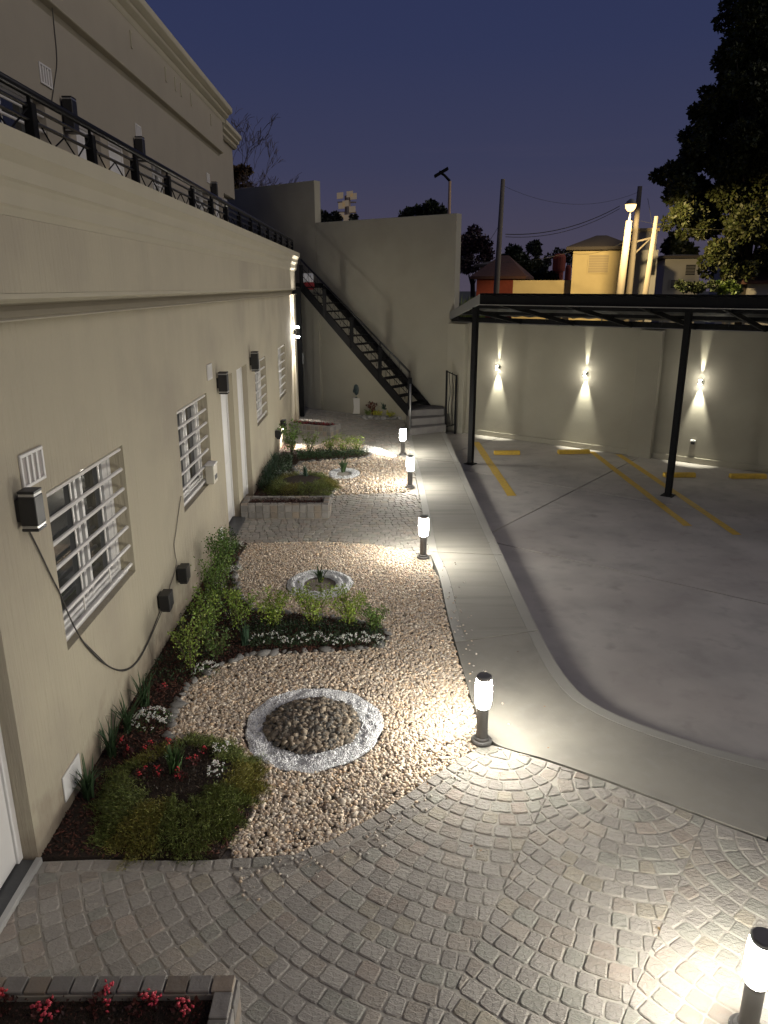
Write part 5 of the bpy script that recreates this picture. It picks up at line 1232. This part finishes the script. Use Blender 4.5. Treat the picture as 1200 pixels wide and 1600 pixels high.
# trees
def tree(name, lb, cat, base, trunk_h, blobs, nleaf, leaf, col, tr=.25, group=None, sparse=1.0):
    t = thing(name, lb, cat, base, 0, group); bx_, by_, bz_ = base
    m = MB(); m.tube([(0, 0, 0), (.1, 0, trunk_h*.5), (0, .05, trunk_h)], [tr*1.3, tr, tr*.8], 9)
    m.build('trunk', M_trunk, t, local=True, smooth=True)
    m = MB()
    for (x, y, z, r) in blobs[::3][:14]:
        p = Vector((x-bx_, y-by_, z-bz_)); m.tube([(0, 0, trunk_h*.8), (p.x*.5, p.y*.5, (trunk_h*.8+p.z)*.5+.2), tuple(p)], [tr*.22, tr*.12, tr*.04], 5)
    m.build('limbs', M_trunk, t, local=True)
    w = np.array([b[3]**2 for b in blobs]); w /= w.sum(); idx = rng.choice(len(blobs), nleaf, p=w); B = np.array(blobs)[idx]
    d = rng.normal(size=(nleaf, 3)); d /= np.linalg.norm(d, axis=1)[:, None]; rr = B[:, 3:4]*(rng.uniform(.25, 1, (nleaf, 1))**.5)
    P = B[:, :3]+d*rr*np.array([[1, 1, .85]])-np.array([[bx_, by_, bz_]])
    leaves('crown', t, P, d+rng.normal(size=(nleaf, 3))*.8, leaf, colr(col, nleaf, .4), 1.1)
    return t
# the big dark tree on the right: blobs follow its real outline
TY = 37.0; bl = []
def blob(px, py, rp, Y=TY, dy=1.5):
    c = ony(px, py, Y); r = rp/1158*Y*1.0; bl.append((c.x, Y+rnd.uniform(-dy, dy)-.8, c.z, r))
outline = [(1160, -40, 26), (1152, 10, 20), (1172, 25, 26), (1132, 35, 12), (1142, 62, 20), (1170, 70, 30), (1120, 92, 13), (1140, 104, 22), (1165, 110, 30), (1112, 104, 10), (1108, 140, 9), (1120, 150, 18), (1150, 150, 30), (1190, 140, 30),
           (1086, 172, 12), (1105, 178, 18), (1130, 185, 28), (1165, 190, 34), (1200, 190, 36), (1075, 212, 14), (1095, 215, 20), (1125, 225, 28), (1062, 236, 14), (1085, 250, 22), (1115, 262, 28), (1150, 250, 34), (1190, 250, 36),
           (1036, 270, 12), (1052, 272, 18), (1042, 300, 16), (1062, 300, 22), (1090, 300, 26), (1125, 308, 30), (1165, 305, 34), (1200, 310, 34), (1052, 335, 17), (1045, 348, 10), (1070, 338, 20), (1078, 362, 14), (1100, 350, 26), (1135, 355, 28), (1170, 358, 30), (1200, 362, 30),
           (1098, 395, 17), (1092, 408, 9), (1120, 392, 20), (1150, 400, 22), (1180, 402, 18), (1108, 424, 12), (1135, 426, 14), (1200, 410, 16), (1230, 60, 60), (1240, 180, 60), (1240, 300, 60), (1236, 390, 40), (1215, -50, 50), (1190, -110, 40)]
for a, b, c in outline:
    for _ in range(2): blob(a+rnd.uniform(-3, 3), b+rnd.uniform(-3, 3), c*rnd.uniform(.75, 1.0))
c = ony(1168, 440, TY)
tree('big_tree', 'huge dark leafy tree filling the upper right of the picture', 'tree', (c.x, TY, -.4), 5.5, bl, 130000, .19, (.040, .048, .014), .4)
def simple_tree(name, lb, pts, Y, nleaf, leaf, col, trunk_px, tr=.2, cat='tree', group='trees beyond the wall', dy=1.2):
    bl_ = []
    for a, b, c in pts:
        for _ in range(3):
            p = ony(a+rnd.uniform(-c*.4, c*.4), b+rnd.uniform(-c*.35, c*.35), Y); bl_.append((p.x, Y+rnd.uniform(-dy, dy), p.z, c/1158*Y*rnd.uniform(.45, .8)))
    p = ony(trunk_px, 450, Y); top = max(q[2] for q in bl_)
    return tree(name, lb, cat, (p.x, Y, -.4), max(.6, (top+.4)*.6), bl_, nleaf, leaf, col, tr, group)
simple_tree('mauve_tree', 'bare purplish crown behind the wall beside the left pole', [(735, 375, 24), (722, 390, 22), (752, 385, 20), (742, 360, 12), (760, 402, 14), (728, 412, 20)], 58, 5200, .22, (.035, .016, .020), 738)
simple_tree('round_tree', 'dark round tree right of the left pole', [(800, 400, 14), (812, 412, 16), (790, 408, 12), (828, 420, 14)], 60, 3400, .26, (.014, .022, .009), 805)
simple_tree('slim_tree', 'slim tree between the pole and red tank', [(833, 385, 9), (838, 395, 9), (835, 410, 9), (848, 418, 10)], 62, 1500, .26, (.02, .026, .014), 836)
simple_tree('thin_tree', 'thin airy tree behind the red water tank', [(868, 395, 12), (885, 398, 12), (855, 408, 12), (893, 410, 10)], 70, 900, .24, (.02, .022, .018), 872)
simple_tree('dense_tree', 'low dense tree behind the yellow garden wall', [(845, 430, 14), (860, 434, 12), (825, 436, 12)], 56, 2200, .24, (.012, .02, .008), 845)
simple_tree('wall_top_tree', 'dark tree crown showing above the tall wall', [(640, 331, 10), (655, 330, 10), (672, 328, 12), (688, 330, 10), (632, 336, 8), (665, 340, 22)], 60, 3600, .25, (.02, .028, .010), 665)
simple_tree('hedge_tree', 'small dark crown right of the stepped wall edge', [(502, 338, 8), (512, 342, 9), (525, 340, 8), (552, 342, 8)], 75, 1200, .28, (.018, .022, .012), 512)
simple_tree('palm', 'dark palm like crown right of the leaning pole', [(1050, 378, 12), (1062, 385, 12), (1045, 392, 10), (1058, 375, 8), (1075, 392, 10)], 50, 2400, .35, (.012, .018, .008), 1056)
simple_tree('bright_bush', 'round green bush just above the carport roof', [(1140, 448, 12), (1150, 450, 9), (1130, 452, 8)], 33, 1800, .13, (.07, .11, .02), 1140, .06, 'bush')
simple_tree('dark_bush', 'low dark bushes before the grey house', [(1055, 448, 8), (1075, 448, 9), (1100, 446, 10), (1110, 450, 8)], 34, 1600, .14, (.025, .035, .012), 1080, .06, 'bush')
simple_tree('corner_shrub', 'rusty leaved shrub between building and tall wall', [(378, 262, 8), (376, 275, 9), (382, 285, 8), (372, 290, 8)], 30, 1500, .13, (.075, .045, .016), 377, .08)
# reeds lit beside the wall end
for i in range(7):
    px = 717+i*6; c = ony(px, 470, 22.2+i*.15)
    tuft(c.x, c.y, 30, 1.15, .35, (.17, .21, .045), ORD[i]+' reed from the end of the tall wall, lit green above the carport', name='reed', cat='reed', group='reeds behind the wall end', w=.035, z=2.2)
    MB().tube([(c.x, c.y, -.4), (c.x, c.y, 2.3)], .04, 5).build('reed_stem', M_twig)['kind'] = 'stuff'
# bare tree behind the roof
M_bare = mat('bare_bark', (.10, .075, .07), .9)
def bare(px, Y, lb, seed):
    r_ = random.Random(seed); b = ony(px, 300, Y); t = thing('bare_tree', lb, 'tree', (b.x, Y, -.4)); m = MB(); tw = MB()
    def grow(p, d, l, rad, dep):
        q = p+d*l*.5+Vector((r_.gauss(0, .05*l), r_.gauss(0, .05*l), 0)); e_ = p+d*l+Vector((0, 0, -.03*l*dep))
        (m if dep < 3 else tw).tube([p, q, e_], [rad, rad*.8, rad*.62], 4 if dep > 2 else 7, cap=False)
        if dep >= 8: return
        for _ in range(2 if dep < 2 else r_.choice((2, 2, 3))):
            nd = (d+Vector((r_.gauss(-.02, .30), r_.gauss(0, .36), r_.gauss(.22, .26)))).normalized(); grow(e_, nd, l*r_.uniform(.66, .86), max(rad*.6, .007), dep+1)
    grow(Vector((0, 0, 0)), Vector((0, 0, 1)), 3.0, .12, 0)
    m.build('trunk', M_bare, t, local=True, smooth=True); tw.build('twigs', M_bare, t, local=True)['kind'] = 'stuff'
bare(346, 31, 'bare branched tree rising behind the roof cornice', 5)
